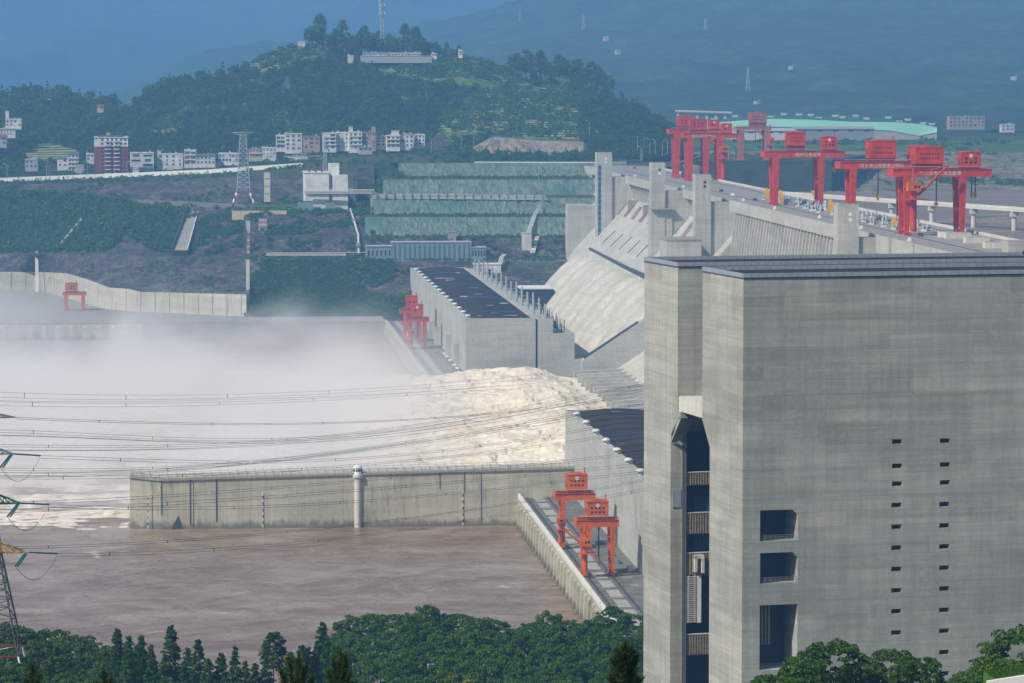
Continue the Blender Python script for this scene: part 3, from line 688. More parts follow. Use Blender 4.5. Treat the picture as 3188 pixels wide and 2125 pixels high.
# elevator towers on the downstream face
def lift_tower(x0, x1, y, depth, zt, zb, wide=None, strip=False, dark=(0, 1)):
    t = MB().box(x0, x1, y, y + depth, zb, zt).build('elevator_tower', 'dam_concrete', dam)
    if wide: MB().box(wide[0], wide[1], y + .5, y + depth + 8, wide[2], wide[3]).build('tower_shaft', 'dam_concrete', t)
    MB().box(x1, 326, y + 1.5, y + depth - 1, zb, 184.8).build('tower_link', 'dam_concrete', t)
    cx = x0 + (x1 - x0) * .6
    for k in range(2): MB().box(cx - .75, cx + .75, y - .08, y, zt - 5.2 - k * 2.6, zt - 3.6 - k * 2.6).build('window', 'glass_dark' if k in dark else 'white_paint', t)
    MB().box(x0 + .15, x1 - .15, y + .15, y + depth - .15, zt, zt + .25).build('roof', 'old_concrete', t)
    if strip:
        for k in range(14): MB().box(x0 + .9, x0 + 3.2, y - .06, y, 134 + k * 4.3, 137.9 + k * 4.3).build('glazed_strip', 'blue_glass', t)
    return t
lift_tower(299.2, 310.8, 2790, 14, 203.2, 118, None, True, ())
lift_tower(299.2, 308.6, 2450, 12, 203.4, 130, (299.6, 313.4, 130, 173.3), False, (0,))
lift_tower(299.9, 309.7, 2235, 12, 201.3, 100, None, False, (0, 1))
lift_tower(301.3, 311.6, 1737, 11, 200.4, 120, None, False, ())
lift_tower(316.5, 327.2, 1432, 12, 196.5, 130, None, False, (0,))
MB().box(299, 314, 2447, 2465, 172.4, 173.4).build('tower_ledge', 'old_concrete', dam)
MB().box(283.2, 299.1, 2850, 2872, 110, 161.8).build('end_block', 'dam_concrete', dam)
MB().box(299.2, 322, 2850, 2872, 110, 161).build('end_block', 'dam_concrete', dam)
MB().box(277.9, 299, 2199, 2234, 100, 163).build('junction_block', 'dam_concrete', dam)
MB().box(277.4, 299, 2198.6, 2234, 163, 164).build('block_roof', 'old_concrete', dam)

# ================================================================ powerhouses
def powerhouse(label, y0, y1, upstream, lilac):
    t = thing('powerhouse', label, 'powerhouse', (158, y0, 70))
    MB().box(158, 200.4, y0, y1, 58, 115).build('machine_hall', 'house_concrete', t)
    par = MB(); hh = 115.9
    par.box(158, 158.6, y0, y1, 115, hh).box(199.8, 200.4, y0, y1, 115, hh).box(158.6, 199.8, y0, y0 + .6, 115, hh).box(158.6, 199.8, y1 - .6, y1, 115, hh).build('roof_kerb', 'house_concrete', t)
    rf = MB(); k = 9
    prof = [(162.5 + 36 * i / (k - 1), 115.1 + 1.5 * math.sin(math.pi * i / (k - 1))) for i in range(k)]
    rf.prism(prof + [(198.5, 115.02), (162.5, 115.02)], 1, y0 + 1.5, y1 - 1.5); roof = rf.build('roof', 'roof_dark', t)
    yy = y0 + 8; i = 0
    while yy < y1 - 8:
        s = MB()
        for q in range(k - 1): s.beam((prof[q][0], yy, prof[q][1] + .15), (prof[q + 1][0], yy, prof[q + 1][1] + .15), .9, .45)
        s.build('roof_rib', 'roof_blue' if i % 7 == 2 else 'roof_seam', roof); yy += 21.5; i += 1
    for q in lilac: MB().box(q[1], q[2], q[0], q[0] + 2.2, 116.4, 116.9).build('roof_panel', 'roof_lilac', roof)
    for q in range(9):
        a = y0 + 15 + (q * 97.3) % (y1 - y0 - 30); b = 166 + (q * 13.7) % 24
        MB().box(b, b + 3 + q % 5, a, a + .7, 116.2, 116.75).build('roof_patch', 'off_white' if q % 3 else 'rust_panel', roof)
    for yv in np.arange(y0 + 14, y1 - 6, 38.5):
        v = MB().lathe((160.6, yv, 115), [(1.0, 0), (1.0, 1.2), (.9, 1.3)], 10).build('roof_vent', 'off_white', t)
        MB().lathe((160.6, yv, 116.3), [(1.9, 0), (1.7, .5), (1.0, 1.0), (.2, 1.2)], 10).build('vent_hood', 'off_white', v, True)
    if upstream:
        MB().box(200.4, 201.6, y0 + .6, y1, 58, 114.2).build('joint', 'black_void', t)
        MB().box(201.6, 211, y0, y1, 58, 115).build('transformer_hall', 'house_concrete', t)
        MB().box(211, 224, y0, y1, 58, 106.5).build('service_block', 'house_concrete', t)
        MB().box(224, 238, y0, y1, 58, 91).build('lower_block', 'house_concrete', t)
        for q in range(44):
            a = y0 + 6 + q * 13.2; MB().box(212 + q % 3, 214 + q % 4, a, a + 3, 106.5, 109 + (q * 7 % 5) * .7).build('switchgear', 'steel_dark' if q % 3 else 'pale_blue', t)
            MB().tube((217 + q % 2 * 3, a + 4, 106.5), (217 + q % 2 * 3, a + 4, 112 + (q % 3)), .35, .25, 6).build('bushing', 'steel_dark', t)
    for q in range(12): MB().box(157.94, 158.02, y0 + 30 + q * 46, y0 + 30.4 + q * 46, 83, 114.9).build('wall_joint', 'old_concrete', t)
    return t
far_house = powerhouse('far concrete powerhouse with dark barrel roof beyond the white water', 2214, 2804, True, [(2640, 166, 180), (2225, 182, 190)])
near_house = powerhouse('near concrete powerhouse with dark roof and domed vents beside the ship lift', 985, 1602, False, [])
for yy, a in ((2460, 3.2), (2520, 3.2), (2345, 3.0), (2270, 3.0)):
    MB().box(158 - a, 157.9, yy, yy + 5, 82, 96.5 if yy < 2400 else 94).build('stair_shaft', 'house_concrete', far_house)
for yy in (2485, 2498): MB().box(157.8, 158.05, yy, yy + 3.5, 84, 104).build('tall_door', 'glass_dark', far_house)

def tailrace(label, y0, y1, white):
    t = thing('tailrace_deck', label, 'deck', (134, y0, 70))
    MB().box(134.4, 157.98, y0, y1, 58, 82).build('deck', 'deck_paving', t)
    for a in np.arange(y0 + 4, y1, 12.4):
        MB().prism([(134.38, 58), (134.38, 81), (133.1, 80), (131.6, 58)], 1, a - 1.6, a + 1.6).build('buttress', 'guide_concrete', t)
    MB().box(133.9, 134.38, y0, y1, 58, 81.6).build('river_wall', 'guide_concrete', t)
    if white:
        MB().box(134.0, 134.6, y0, y1, 82.9, 83.4).build('hand_rail', 'white_paint', t)
        post = None
        for a in np.arange(y0 + 1, y1, 2.4):
            if post is None: o = MB().box(133.9, 134.7, a - .3, a + .3, 81.6, 83.9).build('baluster', 'white_paint', t); post, a0 = o, a
            else: o = post.copy(); COL.objects.link(o); o.location = post.location + Vector((0, a - a0, 0))
    else: MB().box(133.6, 134.9, y0, y1, 81.6, 83.2).build('river_parapet', 'dam_concrete', t)
    for xr in (137.6, 146.6): MB().box(xr - .45, xr + .45, y0, y1, 82, 82.14).build('crane_rail', 'steel_dark', t)
    slab = None
    for a in np.arange(y0 + 5, y1 - 20, 24):
        if slab is None: o = MB().box(140.2, 144.6, a, a + 18, 82, 82.16).build('cover_slab', 'slab_pale', t); slab, a0 = o, a
        else: o = slab.copy(); COL.objects.link(o); o.location = slab.location + Vector((0, a - a0, 0))
    for i in range(18):
        a = y0 + 8 + (i * 61.7) % (y1 - y0 - 20); b = 148.5 + (i * 3.1) % 7
        MB().box(b, b + 1.2 + i % 3, a, a + 2 + i % 4 * 2, 82, 82.1 + (i % 4) * .12).build('floor_hatch', ('asphalt', 'slab_pale', 'steel_grey')[i % 3], t)
    return t
tailrace('near tailrace deck with white balustrade and crane rails above brown water', 990, 1588, True)
tailrace('far tailrace deck with grey parapet below the far powerhouse', 2190, 2701.9, False)
# fans and pipes along the wall foot
for i, yy in enumerate((1322, 1246, 2236, 2262, 2300, 2330, 2352)):
    f = thing('duct_fan', 'round white fan housing at the foot of the powerhouse wall', 'fan', (153, yy, 82), 0, 'fan housings along the powerhouse wall')
    MB().tube((153, yy, 83.6), (155.4, yy + .2, 83.6), 1.2, 1.2, 12).build('housing', 'off_white', f)
    MB().tube((152.9, yy, 83.6), (153, yy, 83.6), .95, .95, 12).build('opening', 'black_void', f)
    MB().box(153.4, 154.6, yy - .6, yy + .6, 82, 82.6).build('foot', 'steel_grey', f)
for i in range(14):
    yy = 2222 + i * 41
    g = thing('line_gantry', 'pale steel line gantry behind the far powerhouse roof', 'gantry', (205, yy, 115), 0, 'line gantries behind the far powerhouse')
    for dx in (0, 3.4): MB().tube((203.5 + dx, yy, 115), (203.5 + dx, yy, 124 + (i % 3)), .75, .6, 8).build('column', 'galvanised', g)
    MB().beam((203, yy, 121.5), (207.5, yy, 121.5), .35).build('cross_beam', 'galvanised', g)
    for dx in (5, 6.4): MB().tube((203.5 + dx, yy + 3, 115), (203.5 + dx, yy + 3, 121), .3, .2, 6).build('bushing', 'steel_dark', g)

# ================================================================ guide wall beside the spillway
gw = thing('guide_wall', 'long stained concrete guide wall with railing between white water and calm water', 'wall', (65, 1563, 70))
def gtop(x): return float(np.interp(x, (-30, -18, 65, 157), (92.6, 91.6, 93.4, 95.2)))
xs = [-31, -18, 0, 20, 40, 65, 90, 115, 134, 157.9]
for i in range(len(xs) - 1):
    a, b = xs[i], xs[i + 1]; ya = 1566 if a < -30 else 1562.5; yb = 1562.5
    m = MB(); za, zb = gtop(a), gtop(b)
    m.v = [(a, ya, 58), (b - .04, yb, 58), (b - .04, yb + 13, 58), (a, ya + 11, 58), (a, ya, za), (b - .04, yb, zb), (b - .04, yb + 13, zb), (a, ya + 11, za)]
    m.f = [(3, 2, 1, 0), (4, 5, 6, 7), (0, 1, 5, 4), (1, 2, 6, 5), (2, 3, 7, 6), (3, 0, 4, 7)]; m.build('wall_block', 'guide_concrete', gw)
    MB().beam((a, ya - .3, za - .5), (b, yb - .3, zb - .5), .8, .9).build('ledge', 'old_concrete', gw)
for rr in (.7, 1.5):
    for dy in (0, 11): MB().poly_tube([(x, (1562.6 if x > -30 else 1566) + dy, gtop(x) + rr) for x in xs], .17, 5).build('rail', 'off_white', gw)
for x in np.arange(-30, 157, 3.7):
    yy = np.interp(x, (-31, -18), (1566, 1562.5))
    MB().box(x - .14, x + .14, yy - .5, yy - .1, gtop(x) - 1.4, gtop(x) + 2.4).build('rail_post', 'off_white', gw)
    MB().box(x - .14, x + .14, yy + 11, yy + 11.3, gtop(x) - .2, gtop(x) + 2.4).build('rail_post', 'off_white', gw)
for x, wd, h0 in ((-17.6, .35, 76), (-5.5, .5, 72), (-4.2, .2, 71), (5.6, .55, 73), (100.5, .3, 86), (111, .3, 85), (118.2, .25, 72)):
    MB().box(x - wd / 2, x + wd / 2, 1562.35, 1562.5, h0, gtop(x) - .9).build('joint_stain', 'steel_dark', gw)
m = MB(); m.prism([(-13.5, 70.2), (-8.8, 70.2), (-10.6, 75.8)], 1, 1562.3, 1562.45); m.build('dark_patch', 'steel_dark', gw)
pil = MB().lathe((65.5, 1562.6, 58), [(1.55, 0), (1.55, 32.5), (2.3, 33.5), (2.3, 34.6)], 16).build('gauge_pier', 'pale_concrete', gw, False)
MB().lathe((65.5, 1562.6, 92.6), [(1.7, 0), (1.5, 2.9), (2.0, 3.0), (1.8, 3.5), (.4, 4.2)], 16).build('gauge_cabin', 'white_paint', pil)
for i in range(10): a = i * .63; MB().box(65.5 + 1.62 * math.cos(a) - .35, 65.5 + 1.62 * math.cos(a) + .35, 1562.6 + 1.62 * math.sin(a) - .1, 1562.6 + 1.62 * math.sin(a) + .1, 93.9, 94.9).build('cabin_window', 'glass_dark', pil)
for i, x in enumerate((-23.4, 25.2, 110.3)):
    for k in range(11): MB().box(x - .17, x + .17, 1562.2, 1562.4, 70.4 + k * 1.35, 71.7 + k * 1.35).build('gauge_board', 'car_red' if k % 2 else 'white_paint', gw)

# ================================================================ white water
def height_field(name, x0, x1, y0, y1, nx, ny, fn, mat, kind='stuff'):
    X, Yy = np.meshgrid(np.linspace(x0, x1, nx), np.linspace(y0, y1, ny)); X, Yy = X.ravel(), Yy.ravel()
    V = fn(X, Yy); return tag(np_mesh(name, V, grid_faces(nx, ny), mat, smooth=True), kind=kind)
def sst(a, b, x): t = np.clip((x - a) / (b - a), 0, 1); return t * t * (3 - 2 * t)
def jets(X, Yy):
    s = np.sin((Yy - 1652) / 22.4 * 2 * np.pi)
    z = 69.5 + 12.5 * sst(45, 135, X) + 5.5 * sst(135, 178, X) - 7.5 * sst(186, 224, X) + s * 1.5 * sst(60, 120, X)
    n1 = fbm(np.stack([X * .035, Yy * .06, X * 0], -1), 5, 70); n2 = fbm(np.stack([X * .10, Yy * .13, X * 0], -1), 5, 80)
    n3 = fbm(np.stack([X * .45, Yy * .7, X * 0], -1), 3, 85); fl = .35 + .65 * sst(224, 170, X); z = z + (n1 * 6.0 * sst(10, 90, X) + n2 * 2.6 + n3 * .7) * fl
    return np.stack([X + n2 * 4, Yy + n1 * 4, np.maximum(z, 69)], -1)
tag(height_field('spillway_jets', 10, 224, 1577, 2200, 360, 640, jets, 'white_water'), 'cream white water bursting from the spillway gates', 'white water')
def rap(X, Yy):
    n1 = fbm(np.stack([X * .03, Yy * .05, X * 0], -1), 5, 90); n2 = fbm(np.stack([X * .12, Yy * .22, X * 0], -1), 4, 95)
    near = np.where(X > -31, 1577., 1560. + 5 * np.sin(X * .06) + 4 * np.sin(X * .17))
    e = sst(0, 14, Yy - near); z = 69.2 + e * (1.1 + n1 * 2.2 + n2 * 1.6)
    return np.stack([X, Yy, z], -1)
tag(height_field('rapids', -420, 60, 1545, 2400, 260, 380, rap, 'rapids'), 'churning brown and white rapids below the spillway', 'rapids')

# mist rising from the spillway
m = NT('mist_volume'); m.t.nodes.remove(m.b); pv = m.n('VolumePrincipled'); m.l(pv.outputs[0], m.out.inputs['Volume'])
sx = m.n('SeparateXYZ'); m.l(m.pos(), sx.inputs[0])
def mr(v, a, b, c=0.0, d=1.0, smooth=True):
    o = m.n('MapRange'); o.interpolation_type = 'SMOOTHSTEP' if smooth else 'LINEAR'
    for k, q in enumerate((a, b, c, d)): o.inputs[k + 1].default_value = q
    m.l(v, o.inputs[0]); return o.outputs[0]
nz = m.noise(m.map((.012, .008, .018)), 1, 5, .6, .6)
edge = m.math('MULTIPLY', mr(sx.outputs[0], -420, -180), mr(sx.outputs[0], 158, 40))
edge = m.math('MULTIPLY', edge, m.math('MULTIPLY', mr(sx.outputs[1], 1580, 1660), m.math('MAXIMUM', mr(sx.outputs[1], 2560, 2120, .0, 1), m.math('MULTIPLY', mr(sx.outputs[1], 3040, 2700, 0, .22), mr(sx.outputs[0], -70, -170)))))
top = m.math('SUBTRACT', 1.0, mr(sx.outputs[2], 70, 176, 0, 1, False))
cov = m.math('ADD', m.math('MULTIPLY', top, 1.15), m.math('MULTIPLY', m.math('SUBTRACT', nz, .5), 2.3))
dn = m.math('MULTIPLY', m.math('POWER', mr(cov, .45, 1.3), 1.5), edge)
m.l(m.math('MULTIPLY', dn, .019), pv.inputs['Density']); pv.inputs['Color'].default_value = (.99, .985, .985, 1); pv.inputs['Anisotropy'].default_value = .1
mist = MB().box(-430, 175, 1578, 3050, 69.6, 188).build('mist', 'mist_volume'); tag(mist, 'white spray mist drifting off the spillway', 'mist', kind='stuff')

# ================================================================ gantry cranes
def window(mb_parent, x0, x1, y, z0, z1, mat='glass_dark'): return MB().box(x0, x1, y - .06, y, z0, z1).build('window', mat, mb_parent)
def crane(label, x0, x1, y, W, zb, zg0, zg1, lt, lb, ov0, ov1, houses, mat, text=None, group=None, jib=None, hooks=(), walk='galvanised'):
    t = thing('gantry_crane', label, 'gantry crane', ((x0 + x1) / 2, y, zb), 0, group)
    for xx in (x0, x1):
        for yy in (y, y + W):
            MB().taper((xx, yy, zb + 1.6), lb, lb * .9, (xx, yy, zg0), lt, lt * .9).build('leg', mat, t)
            bo = MB().box(xx - lb * .75, xx + lb * .75, yy - lb, yy + lb, zb + .35, zb + 1.6).build('bogie', mat, t)
            for s in (-.6, .6): MB().tube((xx - .3, yy + s * lb, zb + .36), (xx + .3, yy + s * lb, zb + .36), .34, .34, 10).build('wheel', 'steel_dark', bo)
        MB().beam((xx, y, zb + 2.4), (xx, y + W, zb + 2.4), lb * .5, .9).build('sill_beam', mat, t)
        MB().box(xx - lt * .5, xx + lt * .5, y + .2, y + W - .2, zg0 - 1.6, zg0 - .02).build('portal_beam', mat, t)
        for k in range(4):
            zz = zb + (zg0 - zb) * (k + 1) / 5; MB().box(xx - lt * .95, xx - lt * .5, y - .6, y + .6, zz, zz + .12).build('platform', mat, t)
    for yy in (y, y + W):
        g = MB().box(x0 - ov0, x1 + ov1, yy - lt * .4, yy + lt * .4, zg0, zg1).build('girder', mat, t)
        MB().box(x0 - ov0 + .1, x1 + ov1 - .1, yy - lt * .4 - .25, yy - lt * .4, zg1 - .35, zg1 - .1).build('girder_flange', 'dark_red' if mat != 'brown_paint' else 'brown_paint', g)
    MB().box(x0 - ov0, x0 - ov0 + lt * .5, y + lt * .4, y + W - lt * .4, zg0, zg1).build('end_tie', mat, t)
    MB().box(x1 + ov1 - lt * .5, x1 + ov1, y + lt * .4, y + W - lt * .4, zg0, zg1).build('end_tie', mat, t)
    rl = MB(); a, b = x0 - ov0, x1 + ov1; yf = y - lt * .45
    for h in (.6, 1.15): rl.beam((a, yf, zg1 + h), (b, yf, zg1 + h), .09)
    for i in range(int((b - a) / 1.6) + 1): rl.beam((a + i * 1.6, yf, zg1), (a + i * 1.6, yf, zg1 + 1.15), .08)
    rl.build('railing', mat, t)
    MB().box(a + 2, b - 2, yf + .15, yf + .75, zg1 + 1.25, zg1 + 1.45).build('cable_tray', walk, t)
    for (hx0, hx1, hz0, hz1, dep, cols, rows, emblem) in houses:
        yy = y + W / 2 - dep / 2; hs = MB().box(hx0, hx1, yy, yy + dep, hz0, hz1).build('machine_house', mat, t)
        cx = (hx0 + hx1) / 2; rise = (hx1 - hx0) * .07
        MB().prism([(hx0 - .25, hz1), (hx1 + .25, hz1), (hx1 + .25, hz1 + .15), (cx, hz1 + rise + .15), (hx0 - .25, hz1 + .15)], 1, yy - .25, yy + dep + .25).build('house_roof', mat, hs)
        MB().box(hx0 + .4, hx1 - .4, yy + .5, yy + dep - .5, zg1 - .02, hz0).build('trolley', 'dark_red', hs)
        ww = (hx1 - hx0)
        for r in range(rows):
            for c in range(cols):
                if emblem and r == 0 and cols <= 3 and c == 1: continue
                wx = hx0 + ww * (.14 + .72 * (c + .5) / cols); wz = hz0 + (hz1 - hz0) * (.62 - .28 * r) if rows > 1 else hz0 + (hz1 - hz0) * .5
                q = min(.20 * ww / cols, .62); wn = window(hs, wx - q, wx + q, yy, wz - q * .9, wz + q * .9)
        for k in range(2): MB().box(hx0 - .05, hx0, yy + dep * (.2 + .4 * k), yy + dep * (.4 + .4 * k), hz0 + 1, hz0 + (hz1 - hz0) * .55).build('louvre', 'dark_red', hs)
        if emblem:
            ez = hz0 + (hz1 - hz0) * .8; r_ = (hz1 - hz0) * .13; ex = cx
            MB().tube((ex, yy - .04, ez), (ex, yy - .005, ez), r_, r_, 16).build('emblem', 'white_paint', hs)
            text_part('emblem_number', emblem, r_ * 1.7, (ex, yy - .07, ez), (1, 0, 0), mat, hs)
        MB().beam((hx1 - .8, yy + dep / 2, hz1 + .1), (hx1 - .8, yy + dep / 2, hz1 + 2.6), .5).build('mast', mat, hs)
    if text: text_part('lettering', text[0], text[1] * .9, (text[2], y - lt * .4 - .03, (zg0 + zg1) / 2 - .25), (1, 0, 0), 'off_white', t, .0)
    for (hx, hz, wd) in hooks:
        MB().box(hx - .25, hx + .25, y + W / 2 - .3, y + W / 2 + .3, hz + 3, zg0).build('hoist_rope', 'steel_dark', t)
        MB().box(hx - wd / 2, hx + wd / 2, y + W / 2 - .6, y + W / 2 + .6, hz + 1.2, hz + 3.2).build('hook_block', 'yellow_paint', t)
        MB().taper((hx, y + W / 2, hz), wd * .35, .5, (hx, y + W / 2, hz + 1.2), wd * .7, .8).build('hook', 'yellow_paint', t)
    if jib:
        (jx, jz, jw, jh, bx, bz) = jib; yj = y - lt - jw * .5
        MB().tube((jx, yj, zb + 2), (jx, yj, jz - jh / 2), jw * .26, jw * .26, 10).build('jib_column', mat, t)
        cab = MB().box(jx - jw / 2, jx + jw / 2, yj - jw / 2, yj + jw / 2, jz - jh / 2, jz + jh / 2).build('jib_cab', 'orange_paint', t)
        for k in range(2): window(cab, jx + jw * (-.05 + .28 * k), jx + jw * (.15 + .28 * k), yj - jw / 2, jz - jh * .15, jz + jh * .15)
        MB().tube((jx, yj, jz + jh / 2), (jx, yj, jz + jh * 2.1), jw * .1, jw * .1, 8).build('jib_mast', mat, t)
        MB().tube((jx + jw * .3, yj - .5, jz - jh), (bx, yj - .5, bz), jw * .13, jw * .08, 8).build('boom', mat, t)
        MB().tube((bx, yj - .5, bz), (jx, yj - .5, jz + jh * 1.2), jw * .06, jw * .06, 6).build('boom_stay', mat, t)
        MB().box(jx - jw * .7, jx + jw * 1.1, yj - jw * .7, yj + jw * .7, jz - jh * 1.5, jz - jh * 1.4).build('jib_platform', mat, t)
        for q in (0, 1): MB().beam((jx, yj, jz - jh * (1.5 + q)), (jx, y, jz - jh * (1.5 + q)), .8).build('jib_bracket', mat, t)
    return t
def cx_(px, Yd): return P(px, 600, Y=Yd)[0]
def cz_(py, Yd): return P(1594, py, Y=Yd)[2]
crane('red gantry crane with slewing jib and long diagonal boom, nearest on the dam crest', 338.5, 365.5, 1757, 14, 185.1, 213.2, 216.8, 3.6, 2.1, 7, 14,
      [(342.8, 356.6, 219.3, 227.0, 11, 7, 2, None), (365.4, 375.0, 217.6, 224.6, 9, 3, 2, '②')], 'red_paint', ('为社会奉献清洁能源', 2.5, 354.5), None,
      (340.4, 208.6, 6.2, 4.2, 357.5, 219.2), ((354.2, 197.2, 1.8), (371.5, 202.5, 1.2), (373.3, 202.2, 1.2), (362.6, 203.5, .8)))
crane('red gantry crane standing just behind the nearest one, left leg hidden by a tower', 338.5, 365.5, 1905, 14, 185.1, 213.2, 216.8, 3.6, 2.1, 7, 14,
      [(347, 361.5, 218.8, 227.4, 11, 7, 2, None), (369, 379, 217.6, 224.6, 9, 3, 2, '③')], 'red_paint', ('绿水青山就是金山银山', 2.6, 353.5), None, None, ((353.0, 196.5, 1.8),))
crane('red gantry crane in the middle of the dam crest beside the white pickup', 338.5, 365.5, 2165, 14, 185.1, 213.4, 217.0, 3.8, 2.6, 7, 14,
      [(345.6, 356.6, 220.3, 227.8, 10, 7, 2, None), (366.5, 375.5, 218.2, 225.2, 8, 3, 2, '①')], 'red_paint', ('新时代 新征程', 2.7, 357.5), None, None, ((362, 190.5, 1.6), (374.5, 204, 2.2)))
crane('front red gantry crane of the far pair, with two-storey machine house', 354, 376, 2668, 13, 185.1, 216.4, 219.6, 5.0, 3.2, 5, 13,
      [(cx_(2149, 2668), cx_(2202, 2668), 222.2, 229.6, 9, 3, 2, None), (cx_(2247, 2668), cx_(2280, 2668), 219.8, 226.4, 8, 2, 1, '②')], 'red_paint', ('建设三峡 保护长江', 2.4, 364), None,
      (377.5, 208.5, 6.0, 4.6, 366, 218), ((363, 192.5, 1.8),))
crane('rear red gantry crane of the far pair, half hidden behind its twin', 354, 376, 2742, 13, 185.1, 218.2, 221.6, 5.0, 3.2, 6, 10,
      [(cx_(2111, 2742), cx_(2160, 2742), 223.8, 231.0, 9, 3, 2, None), (cx_(2209, 2742), cx_(2241, 2742), 221.8, 228.2, 8, 2, 1, '①')], 'red_paint')
crane('weathered brown gantry crane on the intake beyond the red cranes', 481.7, 504.4, 3280, 12, 185.1, 213.0, 216.0, 4.6, 3.6, 5, 4,
      [(cx_(2334, 3280), cx_(2387, 3280), 219.5, 228.0, 10, 6, 2, None)], 'brown_paint', None, None, (506, 203, 7, 7, 494, 215), ((495, 199, 1.8),))
crane('orange gantry crane on the near deck, front one with number 1', 136.6, 146.6, 1312, 9, 82.1, 100.0, 102.6, 1.9, 1.0, 3.2, 2.2,
      [(137.4, 145.2, 103.4, 108.8, 7, 4, 2, '①')], 'orange_paint', None, None, (136.2, 95.2, 3.6, 2.9, 129.0, 99.5), ((142, 85.5, 1.0),))
crane('orange gantry crane on the near deck, rear one with number 2', 136.6, 146.6, 1392, 9, 82.1, 100.6, 103.2, 1.9, 1.0, 3.2, 2.2,
      [(138.0, 146.0, 104.2, 109.9, 7, 4, 2, '②')], 'orange_paint', None, None, (135.0, 93.2, 2.4, 2.4, 137, 90), ())
crane('red gantry crane on the far deck, front one beside the far powerhouse', 136.8, 146.4, 2425, 10, 82.1, 99.8, 102.4, 2.2, 1.4, 3.4, 2.6,
      [(137.4, 145.2, 103.6, 110.9, 7, 2, 1, '①')], 'red_paint', None, None, (137, 93.5, 3.9, 3.6, 128, 102), ((141.5, 84.5, 1.2),), 'steel_grey')
crane('red gantry crane on the far deck, rear one hidden behind its twin', 136.8, 146.4, 2490, 10, 82.1, 101.2, 104.0, 2.2, 1.4, 3.4, 2.6,
      [(137.6, 145.4, 105.2, 112.6, 7, 2, 1, None)], 'red_paint', None, None, None, ((140.5, 85.5, 1.2),), 'steel_grey')
ox, oy, _z = P(232, 966, Z=82)
crane('small orange gantry crane in the mist on the far quay', ox - 6.5, ox + 6.5, oy, 7, 82.1, cz_(912, oy), cz_(905, oy) + .6, 2.6, 2.0, 2.5, 2.5,
      [(cx_(200, oy), cx_(239, oy), cz_(905, oy) + 1.5, cz_(876, oy), 7, 3, 2, None)], 'orange_paint')
#==TREES==
# ================================================================ trees and shrubs
def hill_points(lo, hi, x0, x1, n, seed, skip=(), amp=None):
    g = np.random.default_rng(seed); x = g.uniform(x0, x1, n); t = g.uniform(0, 1, n)
    a, b = curve(lo, x)[:, 0], curve(hi, x)[:, 0]; y = a + (b - a) * t; keep = np.ones(n, bool)
    for p in skip: keep &= ~in_poly(x, y, p)
    x, t = x[keep], t[keep]; V = surf_pts(lo, hi, x, t)
    if amp:
        sd, am = amp; V[:, 2] += fbm(V * .012, 4, sd) * am * np.minimum(1, 5 * np.minimum(t, 1 - t) + .1); V[:, 1] += fbm(V * .01, 3, sd + 3) * 25 * np.minimum(1, 4 * np.minimum(t, 1 - t))
    return V
FARP = [crown_cloud(100 + k, 4.2, 8.5, 22, 6, 1.9, .95) for k in range(6)] + [crown_cloud(120 + k, 3.2, 11, 22, 6, 1.5, .85, 'cone') for k in range(3)]
BUSHP = [crown_cloud(140 + k, 1.6, 2.2, 9, 6, .8, .48) for k in range(6)]
ROCKS = [[(790, 330), (830, 268), (950, 300), (960, 330)], [(975, 350), (1010, 298), (1055, 350)], [(1085, 365), (1130, 310), (1345, 322), (1345, 365)], [(300, 360), (390, 315), (475, 335), (475, 360)]]
OPEN = FIELDS + [[(x, y + d) for x, y in p] for p in FIELDS[:5] for d in (8, 16)]
ROCKS = ROCKS[1:3]
pts = hill_points(V2, RIDGE_H, 255, 1570, 5200, 5, OPEN + ROCKS, (51, 7))
tag(scatter_mesh('forest', FARP, pts, RNG.uniform(.5, 1.1, len(pts)), 'leaf_far'), 'dense dark green forest covering the hill behind the village', 'forest')
pts = hill_points(V2, RIDGE_L, -85, 345, 1300, 6, FIELDS, (52, 7))
tag(scatter_mesh('low_hill_forest', FARP, pts, RNG.uniform(.7, 1.2, len(pts)), 'leaf_far'), 'dark forest on the low hill at the left edge', 'forest')
# bushes among the fields
g = np.random.default_rng(8); fp = []
for pth, (x0, x1, y0, y1) in zip(FIELDS[:7], ((572, 752, 98, 165), (860, 1200, 125, 190), (345, 425, 265, 305), (1010, 1230, 185, 305), (1140, 1330, 190, 310), (10, 185, 212, 240), (235, 330, 240, 262))):
    n = int((x1 - x0) * (y1 - y0) * .035); x, y = g.uniform(x0, x1, n), g.uniform(y0, y1, n); k = in_poly(x, y, pth); x, y = x[k], y[k]
    rd = RIDGE_L if x1 <= 186 else RIDGE_H; a, b = curve(V2, x)[:, 0], curve(rd, x)[:, 0]; t = np.clip((y - a) / (b - a), 0, 1); V = surf_pts(V2, rd, x, t)
    V[:, 2] += fbm(V * .012, 4, 51) * 7 * np.minimum(1, 5 * np.minimum(t, 1 - t) + .1); V[:, 1] += fbm(V * .01, 3, 54) * 25 * np.minimum(1, 4 * np.minimum(t, 1 - t)); fp.append(V)
fp = np.concatenate(fp)
tag(scatter_mesh('field_shrubs', BUSHP, fp, RNG.uniform(.7, 2.4, len(fp)), 'leaf_bank'), 'scattered shrubs on the terraced hill fields', 'shrubs')
